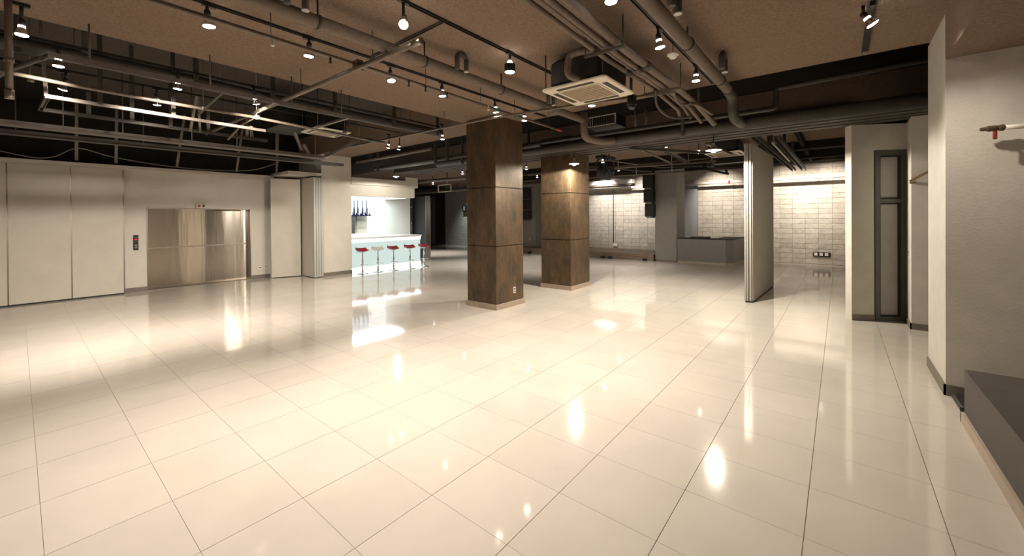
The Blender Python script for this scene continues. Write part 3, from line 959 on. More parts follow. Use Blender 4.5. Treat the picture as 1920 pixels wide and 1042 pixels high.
# --- pipe bundle at right
bl_ = ['leftmost brown pipe of the bundle above the air conditioner', 'slim second pipe of the bundle above the air conditioner',
       'third pipe of the bundle above the air conditioner', 'thickest rightmost pipe of the bundle above the air conditioner']
for k, (x, r, z) in enumerate(((-1.86, 0.026, 3.32), (-1.795, 0.020, 3.34), (-1.735, 0.028, 3.33), (-1.645, 0.040, 3.35))):
    t = thing('refrigerant_pipe', bl_[k], 'pipe', (x, 3, z), 'bundled pipes above the air conditioner')
    MB().tube([(x+0.10, -3.9, z), (x+0.05, 2.4, z), (x, 3.9, z), (x+0.02, 5.2, z), (x-0.03+0.02*k, 6.3, z-0.02), (x+0.1*(k-1.5), 6.8, z-0.08*k)], r, 10).build('pipe_run', 'pipe_brown', t)
    MB().tube([(x+0.001, 4.3, z), (x+0.003, 4.42, z)], r*1.25, 10).build('tape_band', 'pipe_dark', t)
t = thing('pipe_bracket', 'strut bracket under the pipe bundle nearer the camera', 'bracket', (-1.75, 3.55, 3.28), 'brackets of the pipe bundle')
MB().channel((-1.95, 3.55, 3.275), (-1.54, 3.55, 3.275), 0.03, 0.025).build('strut', 'strut', t)
hrods(t, [(-1.94, 3.55, 3.27, SL), (-1.55, 3.55, 3.27, SL)], m='pipe_dark')
t = thing('pipe_bracket', 'strut bracket under the pipe bundle beyond the air conditioner', 'bracket', (-1.75, 5.15, 3.28), 'brackets of the pipe bundle')
MB().channel((-1.97, 5.15, 3.275), (-1.50, 5.15, 3.275), 0.03, 0.025).build('strut', 'strut', t)
hrods(t, [(-1.96, 5.15, 3.27, SL), (-1.51, 5.15, 3.27, SL)], m='pipe_dark')
tag(MB().tube(curve_pts([(-1.80, 5.1, 3.30), (-1.86, 5.35, 3.14), (-1.82, 5.8, 3.08), (-1.70, 6.3, 3.16)]), 0.016, 8).build('slack_cable', 'pipe_dark'),
    'slack dark cable drooping from the pipe bundle', 'cable')
tag(MB().tube(curve_pts([(-1.66, 5.3, 3.31), (-1.70, 5.75, 3.24), (-1.58, 6.1, 3.28), (-1.48, 6.6, 3.22)]), 0.018, 8).build('loose_hose', 'pipe_brown'),
    'loose pale hose ends at the end of the pipe bundle', 'hose')

t = thing('insulated_pipe', 'thick insulated pipe at right bending down before the dark bay', 'pipe', (-1.16, 3, 3.4))
MB().tube([(-1.16, -3.9, 3.40), (-1.17, 6.1, 3.40)], 0.062, 14).build('pipe_run', 'pipe_brown', t)
MB().tube(bend([(-1.17, 6.05, 3.40), (-1.18, 6.45, 3.38), (-1.18, 6.50, 3.10), (-1.14, 6.90, 3.08)], 0.12), 0.068, 14).build('elbow', 'pipe_dark', t)
for y in (1.0, 2.6, 4.2, 5.6):
    MB().tube([(-1.165, y, 3.42), (-1.165, y, SL)], 0.009, 6).tube([(-1.165, y-0.012, 3.40), (-1.165, y+0.012, 3.40)], 0.068, 14).build('hanger', 'pipe_dark', t)

# --- services in the dark bay behind
t = thing('main_pipe', 'large dark pipe running across the bay in front of the wall track', 'pipe', (-3, 7.1, 3.02))
MB().tube([(-8.2, 7.0, 3.11), (1.3, 7.05, 3.11)], 0.085, 16).build('pipe_run', 'pipe_dark', t)
for x in (-7.2, -5.95, -2.0):
    MB().channel((x, 6.93, 3.02), (x, 6.93, UP), 0.05, 0.04).build('hanger_strut', 'pipe_dark', t)
t = thing('bay_pipe', 'slim grey pipe above the large dark pipe in the bay', 'pipe', (-2.5, 7.3, 3.35))
MB().tube(bend([(-5.8, 7.3, 3.33), (-2.4, 7.3, 3.33), (-0.75, 7.3, 3.33), (-0.75, 7.3, 3.62), (0.95, 7.3, 3.66)], 0.06), 0.038, 12).build('pipe_run', 'pipe_dark', t)
for x in (-2.95, -2.75):
    MB().tube([(x, 7.3, 3.33), (x, 7.3, 3.70)], 0.03, 10).build('riser', 'strut', t)
tag(MB().tube([(-4.8, 6.85, 3.20), (-11.0, 6.9, 3.20)], 0.05, 12).build('bay_pipe', 'pipe_dark'), 'dark pipe left of the nearest pillar above the bar side', 'pipe')
tag(MB().tube([(-7.6, 7.4, 3.28), (-11.5, 7.45, 3.28)], 0.055, 12).build('bay_pipe', 'strut'), 'pale pipe under the ceiling beside the bar', 'pipe')
tag(MB().tube([(-7.9, 6.55, 3.42), (-11.5, 6.6, 3.42)], 0.045, 12).build('bay_pipe', 'strut'), 'upper pale pipe close to the beam beside the bar', 'pipe')
for k, x in enumerate((-8.0, -7.55, -11.0, -10.6)):
    tag(MB().channel((x, 6.75, 3.1), (x, 6.75, UP), 0.07, 0.05).build('hanger_post', 'pipe_dark'),
        ['dark hanger post behind the far lamps left of the pillar', 'slim dark hanger post next to the nearest pillar', 'dark hanger post just right of the white pier',
         'second dark hanger post right of the white pier'][k], 'hanger', 'dark hanger posts')
# wall track (head of the movable wall)
t = thing('partition_track', 'long dark grooved ceiling track of the movable wall', 'track', (-4, 8.45, 3.12))
for k in range(7):
    y0 = 7.73+k*0.13
    z0 = 3.15-0.012*(k % 2)
    MB().box(-11.2, 2.1, y0, y0+0.118, z0, z0+0.17).build('track_profile', 'pipe_dark', t)
for x in (-9.5, -7.6, -5.95, -2.02):
    MB().channel((x, 7.98, 3.30), (x, 7.98, UP), 0.05, 0.04).build('hanger_strut', 'strut' if x == -2.02 else 'pipe_dark', t)
MB().tube([(-2.06, 7.95, 3.45), (-2.06, 7.95, 3.62)], 0.02, 8).build('tape', 'red_tape', t)
t = thing('partition_track', 'dark ceiling track running back above the grey folding leaf', 'track', (-1.3, 12, 3.12))
MB().channel((-1.22, 8.62, 3.16), (-1.14, 15.9, 3.16), 0.10, 0.09, 0.012).build('track_profile', 'pipe_dark', t)
MB().box(-1.06, -1.03, 9.5, 13.2, 3.14, 3.17).build('cable', 'alu', t)
for y in (10.5, 13.0, 15.0):
    MB().box(-1.24, -1.14, y-0.03, y+0.03, 3.20, 3.66).build('hanger_strut', 'pipe_dark', t)
tag(MB().beam((-3.36, 8.0, 3.105), (-2.2, 9.1, 3.02), 0.07, 0.05).build('brace_strut', 'pipe_dark'), 'dark slanting strut under the wall track', 'strut')
tag(MB().beam((-2.02, 8.55, 3.12), (-1.95, 10.4, 3.12), 0.07, 0.05).build('brace_strut', 'strut'), 'pale strut reaching from the wall track to the stage grid', 'strut')

# vent grille
t = thing('air_vent', 'white slatted air vent below the air conditioner in the dark bay', 'vent', (-3.95, 8.0, 3.6))
vz0, vz1, vx0, vx1, vy = 3.64, 3.86, -4.32, -3.62, 7.90
mb = MB()
mb.box(vx0, vx1, vy, vy+0.02, vz0, vz0+0.02).box(vx0, vx1, vy, vy+0.02, vz1-0.02, vz1).box(vx0, vx0+0.02, vy, vy+0.02, vz0, vz1).box(vx1-0.02, vx1, vy, vy+0.02, vz0, vz1)
mb.build('frame', 'duct_white', t)
for k in range(12):
    x = vx0+0.04+k*0.055
    MB().box(x, x+0.012, vy+0.002, vy+0.018, vz0+0.02, vz1-0.02).build('slat', 'duct_white' if k < 3 else 'strut', t)
MB().box(vx0, vx1, vy+0.02, vy+0.5, vz0, vz1).build('duct', 'black', t)

# --- ceiling cassettes
def cassette(cx, cy, z, s, label, rz=0.0, hide_rods=False):
    t = thing('ceiling_air_conditioner', label, 'air conditioner', (cx, cy, z), 'ceiling cassettes')
    h = s/2
    mb = MB()
    # bevelled frame: outer ring to inner opening, made of four boards and a chamfer skirt
    inner = h*0.60
    prof = [(h, z+0.024), (h, z+0.008), (h*0.975, z)]
    def sq(r, zz):
        c = 0.03
        return [(cx-r+c, cy-r, zz), (cx+r-c, cy-r, zz), (cx+r, cy-r+c, zz), (cx+r, cy+r-c, zz), (cx+r-c, cy+r, zz), (cx-r+c, cy+r, zz), (cx-r, cy+r-c, zz), (cx-r, cy-r+c, zz)]
    rings = [sq(r, zz) for r, zz in prof]
    v = [p for r in rings for p in r]
    f = []
    for i in range(2):
        for q in range(8):
            f.append((i*8+q, (i+1)*8+q, (i+1)*8+(q+1) % 8, i*8+(q+1) % 8))
    f.append(tuple(range(16, 24))[::-1])
    f.append(tuple(range(0, 8)))
    mb.add(v, f)
    mb.build('panel', 'ac_white', t)
    MB().box(cx-inner, cx+inner, cy-inner, cy+inner, z-0.006, z+0.001).build('grille', 'ac_grille', t)
    grl = [c for c in t.children if c.name.startswith('grille')][0]
    pan = [c for c in t.children if c.name.startswith('panel')][0]
    for k in range(9):
        y = cy-inner+0.02+k*(2*inner-0.04)/8
        MB().box(cx-inner+0.01, cx+inner-0.01, y-0.006, y+0.006, z-0.011, z-0.006).build('grille_slat', 'ac_grille', grl)
    g2 = MB()
    e = inner+0.012
    g2.box(cx-e, cx+e, cy-e, cy-inner, z-0.009, z).box(cx-e, cx+e, cy+inner, cy+e, z-0.009, z).box(cx-e, cx-inner, cy-inner, cy+inner, z-0.009, z).box(cx+inner, cx+e, cy-inner, cy+inner, z-0.009, z)
    g2.build('grille_rim', 'ac_white', grl)
    a, b = h*0.72, h*0.86
    for sx, sy in ((0, -1), (0, 1), (-1, 0), (1, 0)):
        l = inner*0.95
        for (p, q) in ((a, a+(b-a)*0.44), (a+(b-a)*0.56, b)):
            if sx == 0:
                y0, y1 = sorted((cy+sy*p, cy+sy*q))
                MB().box(cx-l, cx+l, y0, y1, z-0.004, z+0.002).build('louvre', 'ac_slot', pan)
            else:
                x0, x1 = sorted((cx+sx*p, cx+sx*q))
                MB().box(x0, x1, cy-l, cy+l, z-0.004, z+0.002).build('louvre', 'ac_slot', pan)
    MB().chbox(cx-h*0.84, cx+h*0.84, cy-h*0.84, cy+h*0.84, z+0.024, z+0.36, 0.05).build('body', 'black', t)
    for sx in (-1, 1):
        for sy in (-1, 1):
            MB().tube([(cx+sx*h*0.9, cy+sy*h*0.9, z+0.022), (cx+sx*h*0.9, cy+sy*h*0.9, SL if (cx > -5.8 and cy < 6) else UP if cy < 9 else 3.66)], 0.008, 6).build('hanger_rod', 'pipe_dark', t)
    return t
cassette(-2.285, 4.25, 3.15, 0.80, 'white square ceiling air conditioner in the middle of the hall')
cassette(-7.46, 3.67, 3.30, 0.66, 'white ceiling air conditioner among struts left of the pillars')
cassette(-2.35, 11.9, 3.32, 0.86, 'white ceiling air conditioner above the stage area')
tag(MB().tube(bend([(-1.9, 3.75, 3.40), (-2.15, 3.75, 3.44), (-2.25, 3.75, 3.42), (-2.27, 3.75, 3.22), (-2.20, 3.88, 3.20), (-2.16, 3.95, 3.22)], 0.07), 0.038, 12).build('drain_hose', 'pipe_brown'),
    'brown bent drain hose looping down to the air conditioner', 'hose')

# --- small ceiling devices
t = thing('smoke_detector', 'white round smoke detector hanging beside the right lamp track', 'detector', (-1.366, 4.40, 3.38))
MB().lathe([(0.022, -0.035), (0.03, -0.03), (0.045, -0.008), (0.06, 0.0), (0.06, 0.012), (0.02, 0.02)], (-1.366, 4.40, 3.40), 20).build('head', 'plate_white', t)
MB().tube([(-1.366, 4.40, 3.42), (-1.366, 4.40, SL)], 0.005, 6).build('rod', 'pipe_dark', t)
t = thing('dome_camera', 'black dome camera under the air conditioner', 'camera', (-2.05, 4.95, 3.1))
MB().lathe([(0.055, 0.03), (0.058, 0.04), (0.058, 0.15), (0.04, 0.16)], (-2.05, 4.95, 3.08), 18).build('housing', 'black', t)
MB().lathe([(0.008, -0.025), (0.03, -0.017), (0.045, 0.0), (0.052, 0.03)], (-2.05, 4.95, 3.08), 18).build('dome', 'glass_dome', t)
MB().tube([(-2.05, 4.95, 3.24), (-2.05, 4.95, SL)], 0.012, 8).build('stem', 'black', t)

# --- lamp tracks
def track(x0, y0, x1, y1, z, label, w=0.035, hang=None):
    t = thing('lamp_track', label, 'track', ((x0+x1)/2, (y0+y1)/2, z))
    MB().channel((x0, y0, z), (x1, y1, z), w, 0.022, 0.006).build('rail', 'black', t)
    if hang:
        n = 6
        hrods(t, [(x0+(x1-x0)*(k+0.5)/n, y0+(y1-y0)*(k+0.5)/n, z, hang) for k in range(n)], 0.004)
    return t
ZT = SL-0.011
track(-4.22, -3.8, -4.22, 6.2, ZT, 'black lamp track along the sprinkler pipe left of the thick pipe')
track(-2.895, -3.8, -2.895, 4.45, ZT, 'black lamp track between the thick pipe and the air conditioner')
track(-1.375, -3.8, -1.375, 6.2, ZT, 'black lamp track beside the right insulated pipe')
track(0.225, -3.8, 0.225, 6.15, ZT, 'black lamp track nearest the white pier', 0.055)
tag(MB().channel((-4.25, 2.60, ZT), (-2.9, 2.565, ZT), 0.03, 0.02).build('conduit', 'pipe_dark'), 'dark conduit linking two lamp tracks across the thick pipe', 'conduit')
track(-6.16, -3.0, -6.16, 5.3, 3.50, 'hung lamp track under the left duct pipe', hang=UP)
track(-7.22, -3.0, -7.22, 5.3, 3.50, 'hung lamp track farther left over the elevator side', hang=UP)

# --- lamps
def lamp(x, y, zf, ztop, label, tilt=(0, 0), kind='par', power=1.0, size=84, blend=1.0, color=WARM, bulb='bulb', grp='track lamps', r=0.05, aim=None):
    """zf = height of the lit face, ztop = fixing height; tilt in degrees about x and y"""
    t = thing('track_lamp', label, 'lamp', (x, y, zf), grp)
    mtx = Matrix.Rotation(math.radians(tilt[0]), 4, 'X') @ Matrix.Rotation(math.radians(tilt[1]), 4, 'Y')
    c = (x, y, zf)
    if kind == 'par':
        MB().lathe([(r*0.30, 0.085), (r*0.42, 0.08), (r*0.50, 0.055), (r*0.95, 0.012), (r, 0.0), (r*0.94, -0.002)], c, 18, mtx=mtx).build('reflector', 'chrome', t)
        rf = t.children[0]
        MB().lathe([(r*0.55, -0.012), (r*0.88, -0.006), (r*0.93, 0.0)], c, 18, mtx=mtx).build('bulb_face', bulb, rf)
        MB().lathe([(r*0.40, 0.055), (r*0.52, 0.06), (r*0.52, 0.074), (r*0.40, 0.078)], c, 14, mtx=mtx).build('bulb_neck', bulb, rf)
        top = mtx @ Vector((0, 0, 0.085))
        MB().lathe([(r*0.5, 0.082), (r*0.5, 0.12), (r*0.38, 0.135)], c, 14, mtx=mtx).build('holder', 'black', t)
        MB().tube([(x+top.x*1.4, y+top.y*1.4, zf+0.12), (x+top.x*1.4, y+top.y*1.4, ztop)], 0.013, 8).build('stem', 'black', t)
        MB().box(x-0.018, x+0.018, y-0.05, y+0.05, ztop-0.03, ztop).build('track_adaptor', 'black', t)
    elif kind == 'can':
        R_ = 0.062
        MB().lathe([(R_*0.9, 0.0), (R_, 0.002), (R_, 0.085), (R_*0.7, 0.09), (R_*0.7, 0.085), (R_*0.9, 0.08)], c, 24).build('drum', 'black', t)
        MB().lathe([(R_*0.82, -0.004), (R_*0.9, 0.002)], c, 24).build('bulb_face', bulb, t)
        MB().lathe([(0.03, 0.09), (0.033, 0.10), (0.02, 0.125)], c, 16).build('bulb_neck', bulb, t)
        MB().tube([(x, y, zf+0.12), (x, y, ztop)], 0.014, 8).build('stem', 'black', t)
        MB().box(x-0.018, x+0.018, y-0.05, y+0.05, ztop-0.03, ztop).build('track_adaptor', 'black', t)
    elif kind == 'globe':
        prof = []
        for k in range(11):
            a = -PI/2+PI*k/10*0.85
            prof.append((max(0.004, r*math.cos(a)), r*math.sin(a)))
        MB().lathe(prof, (x, y, zf+r*0.5), 18).build('bulb_face', bulb, t)
        MB().lathe([(r*0.5, r*1.3), (r*0.62, r*1.5), (r*0.62, r*2.0), (r*0.3, r*2.3)], c, 14).build('holder', 'chrome', t)
        yk = MB()
        yk.tube([(x-r*1.0, y, zf+r*0.9), (x-r*0.9, y, zf+r*2.2), (x, y, zf+r*2.8), (x+r*0.9, y, zf+r*2.2), (x+r*1.0, y, zf+r*0.9)], 0.006, 6)
        yk.build('yoke', 'black', t)
        MB().tube([(x, y, zf+r*2.4), (x, y, ztop)], 0.013, 8).build('stem', 'black', t)
        MB().box(x-0.018, x+0.018, y-0.05, y+0.05, ztop-0.03, ztop).build('track_adaptor', 'black', t)
    elif kind == 'disc':
        MB().lathe([(r*0.9, 0.008), (r, 0.010), (r, 0.018), (r*0.4, 0.06), (r*0.2, 0.10), (r*0.18, 0.14)], c, 24).build('shade', 'duct_white', t)
        MB().lathe([(r*0.15, -0.030), (r*0.28, -0.02), (r*0.3, 0.006), (r*0.88, 0.007)], c, 24).build('bulb_face', bulb, t)
        MB().tube([(x, y, zf+0.12), (x, y, ztop)], 0.008, 8).build('cord', 'black', t)
    if power > 0:
        ld = bpy.data.lights.new('lamp_light', 'SPOT')
        ld.energy = LAMP_W*power
        ld.color = color
        ld.spot_size = math.radians(size)
        ld.spot_blend = blend
        ld.shadow_soft_size = 0.035
        lo = bpy.data.objects.new('lamp_light', ld)
        COL.objects.link(lo)
        lo.parent = t
        dn = mtx @ Vector((0, 0, -0.025))
        if kind in ('globe', 'disc'):
            dn = Vector((0, 0, -0.045))
        lo.location = dn
        a_ = aim or tilt
        lo.rotation_euler = (math.radians(a_[0]), math.radians(a_[1]), 0)
    return t
Zl = 3.365
n1 = ['first lit lamp from the left on the sprinkler side track', 'second lit lamp from the left on the sprinkler side track', 'dim black lamp third along the sprinkler side track',
      'fourth lit lamp along the sprinkler side track', 'bright lamp right above the nearest pillar', 'lamp shining onto the dark face of the nearest pillar']
for k, y in enumerate((1.06, 1.90, 2.88, 3.69, 4.80, 5.54)):
    lamp(-4.215, y, Zl, ZT, n1[k], tilt=[(6, 0), (0, 6), (0, -10), (5, 0), (14, 0), (0, 0)][k], power=[1.0, 1.0, 0.7, 1.0, 1.0, 0.6][k])
lamp(-4.215, 0.15, Zl, ZT, 'unseen fill lamp added beyond the top edge on the sprinkler side track', power=0.7)  # unseen, added to fill the floor with light
lamp(-4.215, -1.2, Zl, ZT, 'unseen fill lamp added behind the camera on the sprinkler side track', power=0.4)  # unseen, added as fill light from behind
lamp(-2.875, 2.09, Zl-0.04, ZT, 'bright bare bulb lamp in a yoke at top centre', kind='globe', r=0.038, power=1.2)
lamp(-2.88, 3.52, Zl-0.03, ZT, 'black drum lamp with white underside left of the air conditioner', kind='can', power=1.0)
lamp(-2.88, 0.6, Zl, ZT, 'unseen fill lamp added out of frame on the middle track', power=0.7)  # added fill lamp that never comes into view
lamp(-2.88, -1.2, Zl, ZT, 'unseen fill lamp added behind the camera on the middle track', power=0.4)  # another unseen lamp added for fill
n3 = ['lamp cut by the top picture edge right of centre', 'black lamp next to the smoke detector', 'lamp at the far end of the right track']
for k, y in enumerate((2.92, 4.02, 5.30)):
    lamp(-1.372, y, Zl, ZT, n3[k], tilt=[(0, 0), (8, -6), (0, 0)][k], power=1.0)
lamp(-1.372, 1.3, Zl, ZT, 'lamp out of frame on the right track', power=0.75)
lamp(-1.372, -0.6, Zl, ZT, 'unseen fill lamp added behind the camera on the right track', power=0.35)  # unseen lamp, added only to fill from behind
lamp(0.228, 4.79, Zl+0.02, ZT, 'tilted lamp on the track nearest the white pier', tilt=(10, -32), power=0.55)
lamp(0.228, 2.2, Zl, ZT, 'unseen fill lamp added out of frame near the plinth', tilt=(18, -22), power=0.4)  # added fill light for the plinth side, not in view
lamp(-2.72, 5.15, 3.27, SL, 'bright star lamp just below the air conditioner', tilt=(0, 0), power=1.0)
nl = [(-5.455, 0.04, 3.30, SL, 'leftmost lamp at the upper left picture edge'), (-6.16, 0.28, 3.27, 3.50, 'small lamp left on the hung track under the duct'),
      (-7.22, 0.36, 3.27, 3.50, 'lamp farthest left on the second hung track'), (-7.22, 1.22, 3.27, 3.50, 'second lamp on the second hung track'),
      (-6.16, 1.23, 3.27, 3.50, 'middle lamp on the hung track under the duct'), (-6.16, 2.07, 3.27, 3.50, 'right lamp on the hung track by the crossing pipe')]
for k, (x, y, z, zt, lab) in enumerate(nl):
    lamp(x, y, z, zt, lab, tilt=([0, 0, -12, 5, 0, 18][k], [0, 0, 18, 20, 8, 18][k]), power=[0.7, 2.9, 0.5, 0.8, 2.9, 2.8][k], bulb='bulb', r=0.045, size=[84, 100, 100, 112, 110, 116][k], aim=[None, (-8, 44), (-4, 30), (8, 30), (4, 44), (22, 44)][k])
for k, (x, y, lab) in enumerate(((-7.86, 5.27, 'left of two tiny far lamps above the white pier'), (-7.87, 5.56, 'right of two tiny far lamps above the white pier'),
                                 (-6.2, 5.42, 'small lamp just left of the nearest pillar top'))):
    lamp(x, y, 3.28, 3.58 if k else 3.58, lab, bulb='bulb_far', r=0.04, power=[1.6, 0.8, 0.8][k], tilt=(0, [20, 14, 0][k]), size=[84, 90, 90][k], aim=[(-8, 52), None, None][k], grp='small far lamps')
# pendants
lamp(-1.75, 8.0-0.12, 2.86, 3.16, 'flat pendant lamp left of the grey folding leaf', kind='disc', r=0.14, power=2.2, size=176, blend=0.12, color=(1.0, 0.91, 0.75), bulb='bulb_disc', grp='flat pendant lamps')
lamp(-4.56, 7.80, 2.86, 3.16, 'flat pendant lamp in front of the second pillar', kind='disc', r=0.12, power=1.6, size=176, blend=0.12, color=(1.0, 0.91, 0.75), bulb='bulb_disc', grp='flat pendant lamps')
lamp(-10.7, 7.45, 2.98, 3.22, 'flat pendant lamp in front of the bar soffit', kind='disc', r=0.10, power=0.40, size=176, blend=0.12, color=(1.0, 0.91, 0.75), bulb='bulb_disc', grp='flat pendant lamps')
# stage and far room lamps
sp = [(-5.36, 10.8, 3.28, 'purple white stage lamp right of the second pillar', (0, 0), 0.8), (-3.23, 9.86, 3.28, 'small stage lamp above the strut grid', (0, 0), 0.8),
      (-2.76, 10.9, 3.28, 'small stage lamp left of the pendant', (0, 0), 0.8), (-8.0, 10.6, 3.28, 'far lamp hidden behind the second pillar', (0, 0), 2.0),
      (-10.6, 10.2, 3.28, 'far lamp left of the nearest pillar low down', (0, 0), 2.4)]
for x, y, z, lab, tl_, pw in sp:
    lamp(x, y, z, 3.66, lab, tilt=tl_, bulb='bulb_far', r=0.045, power=pw, color=NEUT, grp='stage lamps')
wash = [(-0.30, 'right wall washer above the corridor end'), (-1.35, 'left wall washer above the corridor end'), (-3.6, 'wall washer above the grey desk'),
        (-6.5, 'wall washer right above the stage wall'), (-8.3, 'wall washer left above the stage wall')]
for k, (x, lab) in enumerate(wash):
    lamp(x, 15.80, 3.585, 3.66, lab, tilt=(50, 0), bulb='bulb_far', r=0.045, power=[2.2, 2.2, 2.2, 2.3, 2.6][k], color=WARM if k < 3 else NEUT, size=80, blend=1.0, grp='stage wall washers')
lamp(-17.0, 16.0, 3.30, 3.66, 'wall washer in the far left corner room', tilt=(30, 0), bulb='bulb_far', r=0.045, power=1.2, color=(0.85, 1.0, 0.98), size=90, grp='stage wall washers')
lamp(-0.4, 13.8, 3.57, 3.66, 'unseen fill lamp over the corridor right of the folding leaf', bulb='bulb_far', r=0.04, power=0.5, grp='stage lamps')  # kept out of sight behind the beam, there only for its light
lamp(-6.0, 13.31, 3.3, 3.46, 'lamp over the dance floor before the stage', bulb='bulb_far', r=0.04, power=2.2, color=NEUT, grp='stage lamps')
lamp(-9.5, 13.31, 3.3, 3.46, 'lamp over the dance floor behind the nearest pillar', bulb='bulb_far', r=0.04, power=2.2, color=NEUT, grp='stage lamps')
lamp(-15.0, 12.5, 3.3, 3.66, 'lamp over the far floor beyond the bar', bulb='bulb_far', r=0.04, power=5.0, color=NEUT, grp='stage lamps')

# bar area light: the luminous soffit over the counter
ad_ = bpy.data.lights.new('soffit_lamp', 'AREA')
ad_.shape = 'RECTANGLE'
ad_.size = 0.9
ad_.size_y = 2.2
ad_.energy = 34
ad_.color = (0.85, 1.0, 1.0)
ao = bpy.data.objects.new('soffit_lamp', ad_)
COL.objects.link(ao)
ao.parent = sf
ao.location = Vector((-12.7, 7.75, 2.39))-wloc(sf)

# --- left bay: big duct pipe, struts, trays
t = thing('duct_pipe', 'thick dark duct pipe under the edge of the brown slab', 'pipe', (-6.3, 2, 3.43))
MB().tube([(-6.24, -3.9, 3.43), (-6.26, 1.3, 3.43), (-6.36, 2.2, 3.43), (-6.34, 5.5, 3.43)], 0.075, 14).build('pipe_run', 'pipe_dark', t)
for y in (0.02, 0.47, 1.42, 2.3, 3.2, 4.3, 5.3):
    MB().channel((-6.21, y, 3.34), (-6.21, y, UP), 0.05, 0.035).build('hanger_strut', 'strut' if y in (0.47,) else 'pipe_dark', t)
t = thing('strut_rail', 'pale strut rail below the duct pipe on the left', 'strut', (-5.55, 1.5, 3.2))
MB().channel((-5.53, 0.19, 3.20), (-5.56, 1.7, 3.20), 0.04, 0.04).build('rail', 'strut', t)
MB().channel((-5.56, 1.7, 3.20), (-5.64, 3.15, 3.20), 0.04, 0.04).build('rail', 'strut', t)
hrods(t, [(-5.55, 0.45, 3.2, SL), (-5.55, 1.4, 3.2, SL), (-5.6, 2.3, 3.2, SL), (-5.63, 3.0, 3.2, SL)], 0.008, 'strut')
MB().beam((-5.64, 3.15, 3.21), (-6.7, 3.12, 3.20), 0.04, 0.03).build('cross_arm', 'strut', t)
MB().beam((-5.60, 1.55, 3.21), (-7.0, 1.62, 3.17), 0.025, 0.02).build('cross_arm', 'pipe_dark', t)
t = thing('bay_pipe', 'pair of dark pipes turning off at the far upper left', 'pipe', (-6.3, 0.1, 3.3))
MB().tube([(-5.85, 0.24, 3.30), (-6.9, -0.05, 3.30), (-8.5, -0.4, 3.28)], 0.022, 8).build('pipe_run', 'pipe_dark', t)
MB().tube([(-5.90, 0.16, 3.25), (-6.9, -0.12, 3.25), (-8.5, -0.45, 3.22)], 0.022, 8).build('pipe_run', 'pipe_dark', t)
t = thing('sprinkler_pipe', 'bright steel sprinkler pipe in the left bay', 'pipe', (-6.6, 1, 3.2))
MB().tube([(-6.40, -0.6, 3.20), (-6.60, 0.34, 3.20), (-6.68, 1.16, 3.20), (-6.69, 2.20, 3.20)], 0.021, 10).build('pipe_run', 'pipe_steel', t)
MB().tube([(-6.69, 2.20, 3.20), (-6.70, 2.24, 3.20), (-7.00, 4.30, 3.20), (-7.02, 4.62, 3.20)], 0.021, 10).build('pipe_run', 'pipe_steel', t)
for y in (0.1, 1.6, 2.24, 3.6):
    MB().tube([(-6.66, y-0.02, 3.20), (-6.66, y+0.03, 3.20)], 0.03, 10).tube([(-6.66, y, 3.2), (-6.66, y, UP)], 0.004, 6).build('hanger', 'plate_white' if y == 2.24 else 'strut', t)
MB().tube([(-7.0, 4.25, 3.2), (-7.01, 4.36, 3.2)], 0.028, 10).build('coupling', 'green', t)
MB().tube(bend([(-6.69, 2.22, 3.20), (-7.3, 2.24, 3.18), (-8.0, 2.26, 3.05)], 0.05), 0.018, 8).build('branch', 'pipe_steel', t)
t = thing('standpipe', 'vertical steel drop pipe at the far left picture edge', 'pipe', (-5.2, -0.03, 2.69))
MB().tube([(-5.2, -0.03, 2.70), (-5.2, -0.03, SL)], 0.022, 12).build('pipe_run', 'pipe_steel', t)
MB().tube([(-5.2, -0.03, 2.685), (-5.2, -0.03, 2.76)], 0.027, 12).build('end_cap', 'steel_dark', t)
MB().tube([(-5.2, -0.03, 2.98), (-5.2, -0.03, 3.01)], 0.030, 12).build('collar', 'strut', t)
# strut frame with uprights
t = thing('hanging_rack', 'hanging double strut frame in the dark left bay', 'rack', (-7.4, 1.2, 3.1))
MB().channel((-6.93, 0.21, 3.10), (-7.08, 2.5, 3.10)).build('rail', 'strut', t)
MB().channel((-7.80, 0.18, 3.10), (-7.97, 2.85, 3.10), 0.05, 0.045).build('rail', 'pipe_dark', t)  # darker colour than the other rails, standing in for weaker lamp light
MB().channel((-6.93, 0.23, 3.10), (-7.80, 0.20, 3.10)).build('rail', 'strut', t)
MB().channel((-7.07, 2.3, 3.12), (-7.95, 2.6, 3.12)).build('rail', 'strut', t)
for x, y, z1 in ((-7.83, 0.62, 3.42), (-7.85, 1.48, 3.75), (-7.86, 1.95, 3.50), (-7.94, 2.52, 3.62), (-6.95, 0.65, UP), (-7.0, 1.35, UP), (-7.84, 1.05, UP)):
    MB().channel((x, y, 3.10), (x, y, z1), 0.045, 0.03).build('upright', 'pipe_dark', t)  # uprights likewise coloured darker in place of dimmer light
MB().beam((-6.93, 0.22, 3.10), (-6.6, 0.16, UP), 0.03, 0.02).build('brace', 'strut', t)
MB().beam((-7.87, 1.72, 3.08), (-7.6, 1.75, 3.62), 0.035, 0.02).build('brace', 'strut', t)
MB().beam((-7.75, 1.80, 3.62), (-7.88, 1.85, 3.08), 0.03, 0.02).build('brace', 'strut', t)
t = thing('cable_tray', 'upper pale cable tray above the cream wall panels', 'cable tray', (-9.15, 2, 3.1))
MB().box(-9.30, -9.05, -3.0, 4.5, 3.06, 3.07).build('tray_base', 'strut', t)
MB().box(-9.06, -9.045, -3.0, 4.5, 3.06, 3.12).build('tray_side', 'strut', t)
MB().box(-9.31, -9.295, -3.0, 4.5, 3.06, 3.12).build('tray_side', 'strut', t)
hrods(t, [(-9.05, y, 3.06, UP) for y in (-0.6, 0.45, 1.1, 2.0, 2.7, 3.4, 4.2)], 0.008, 'strut')
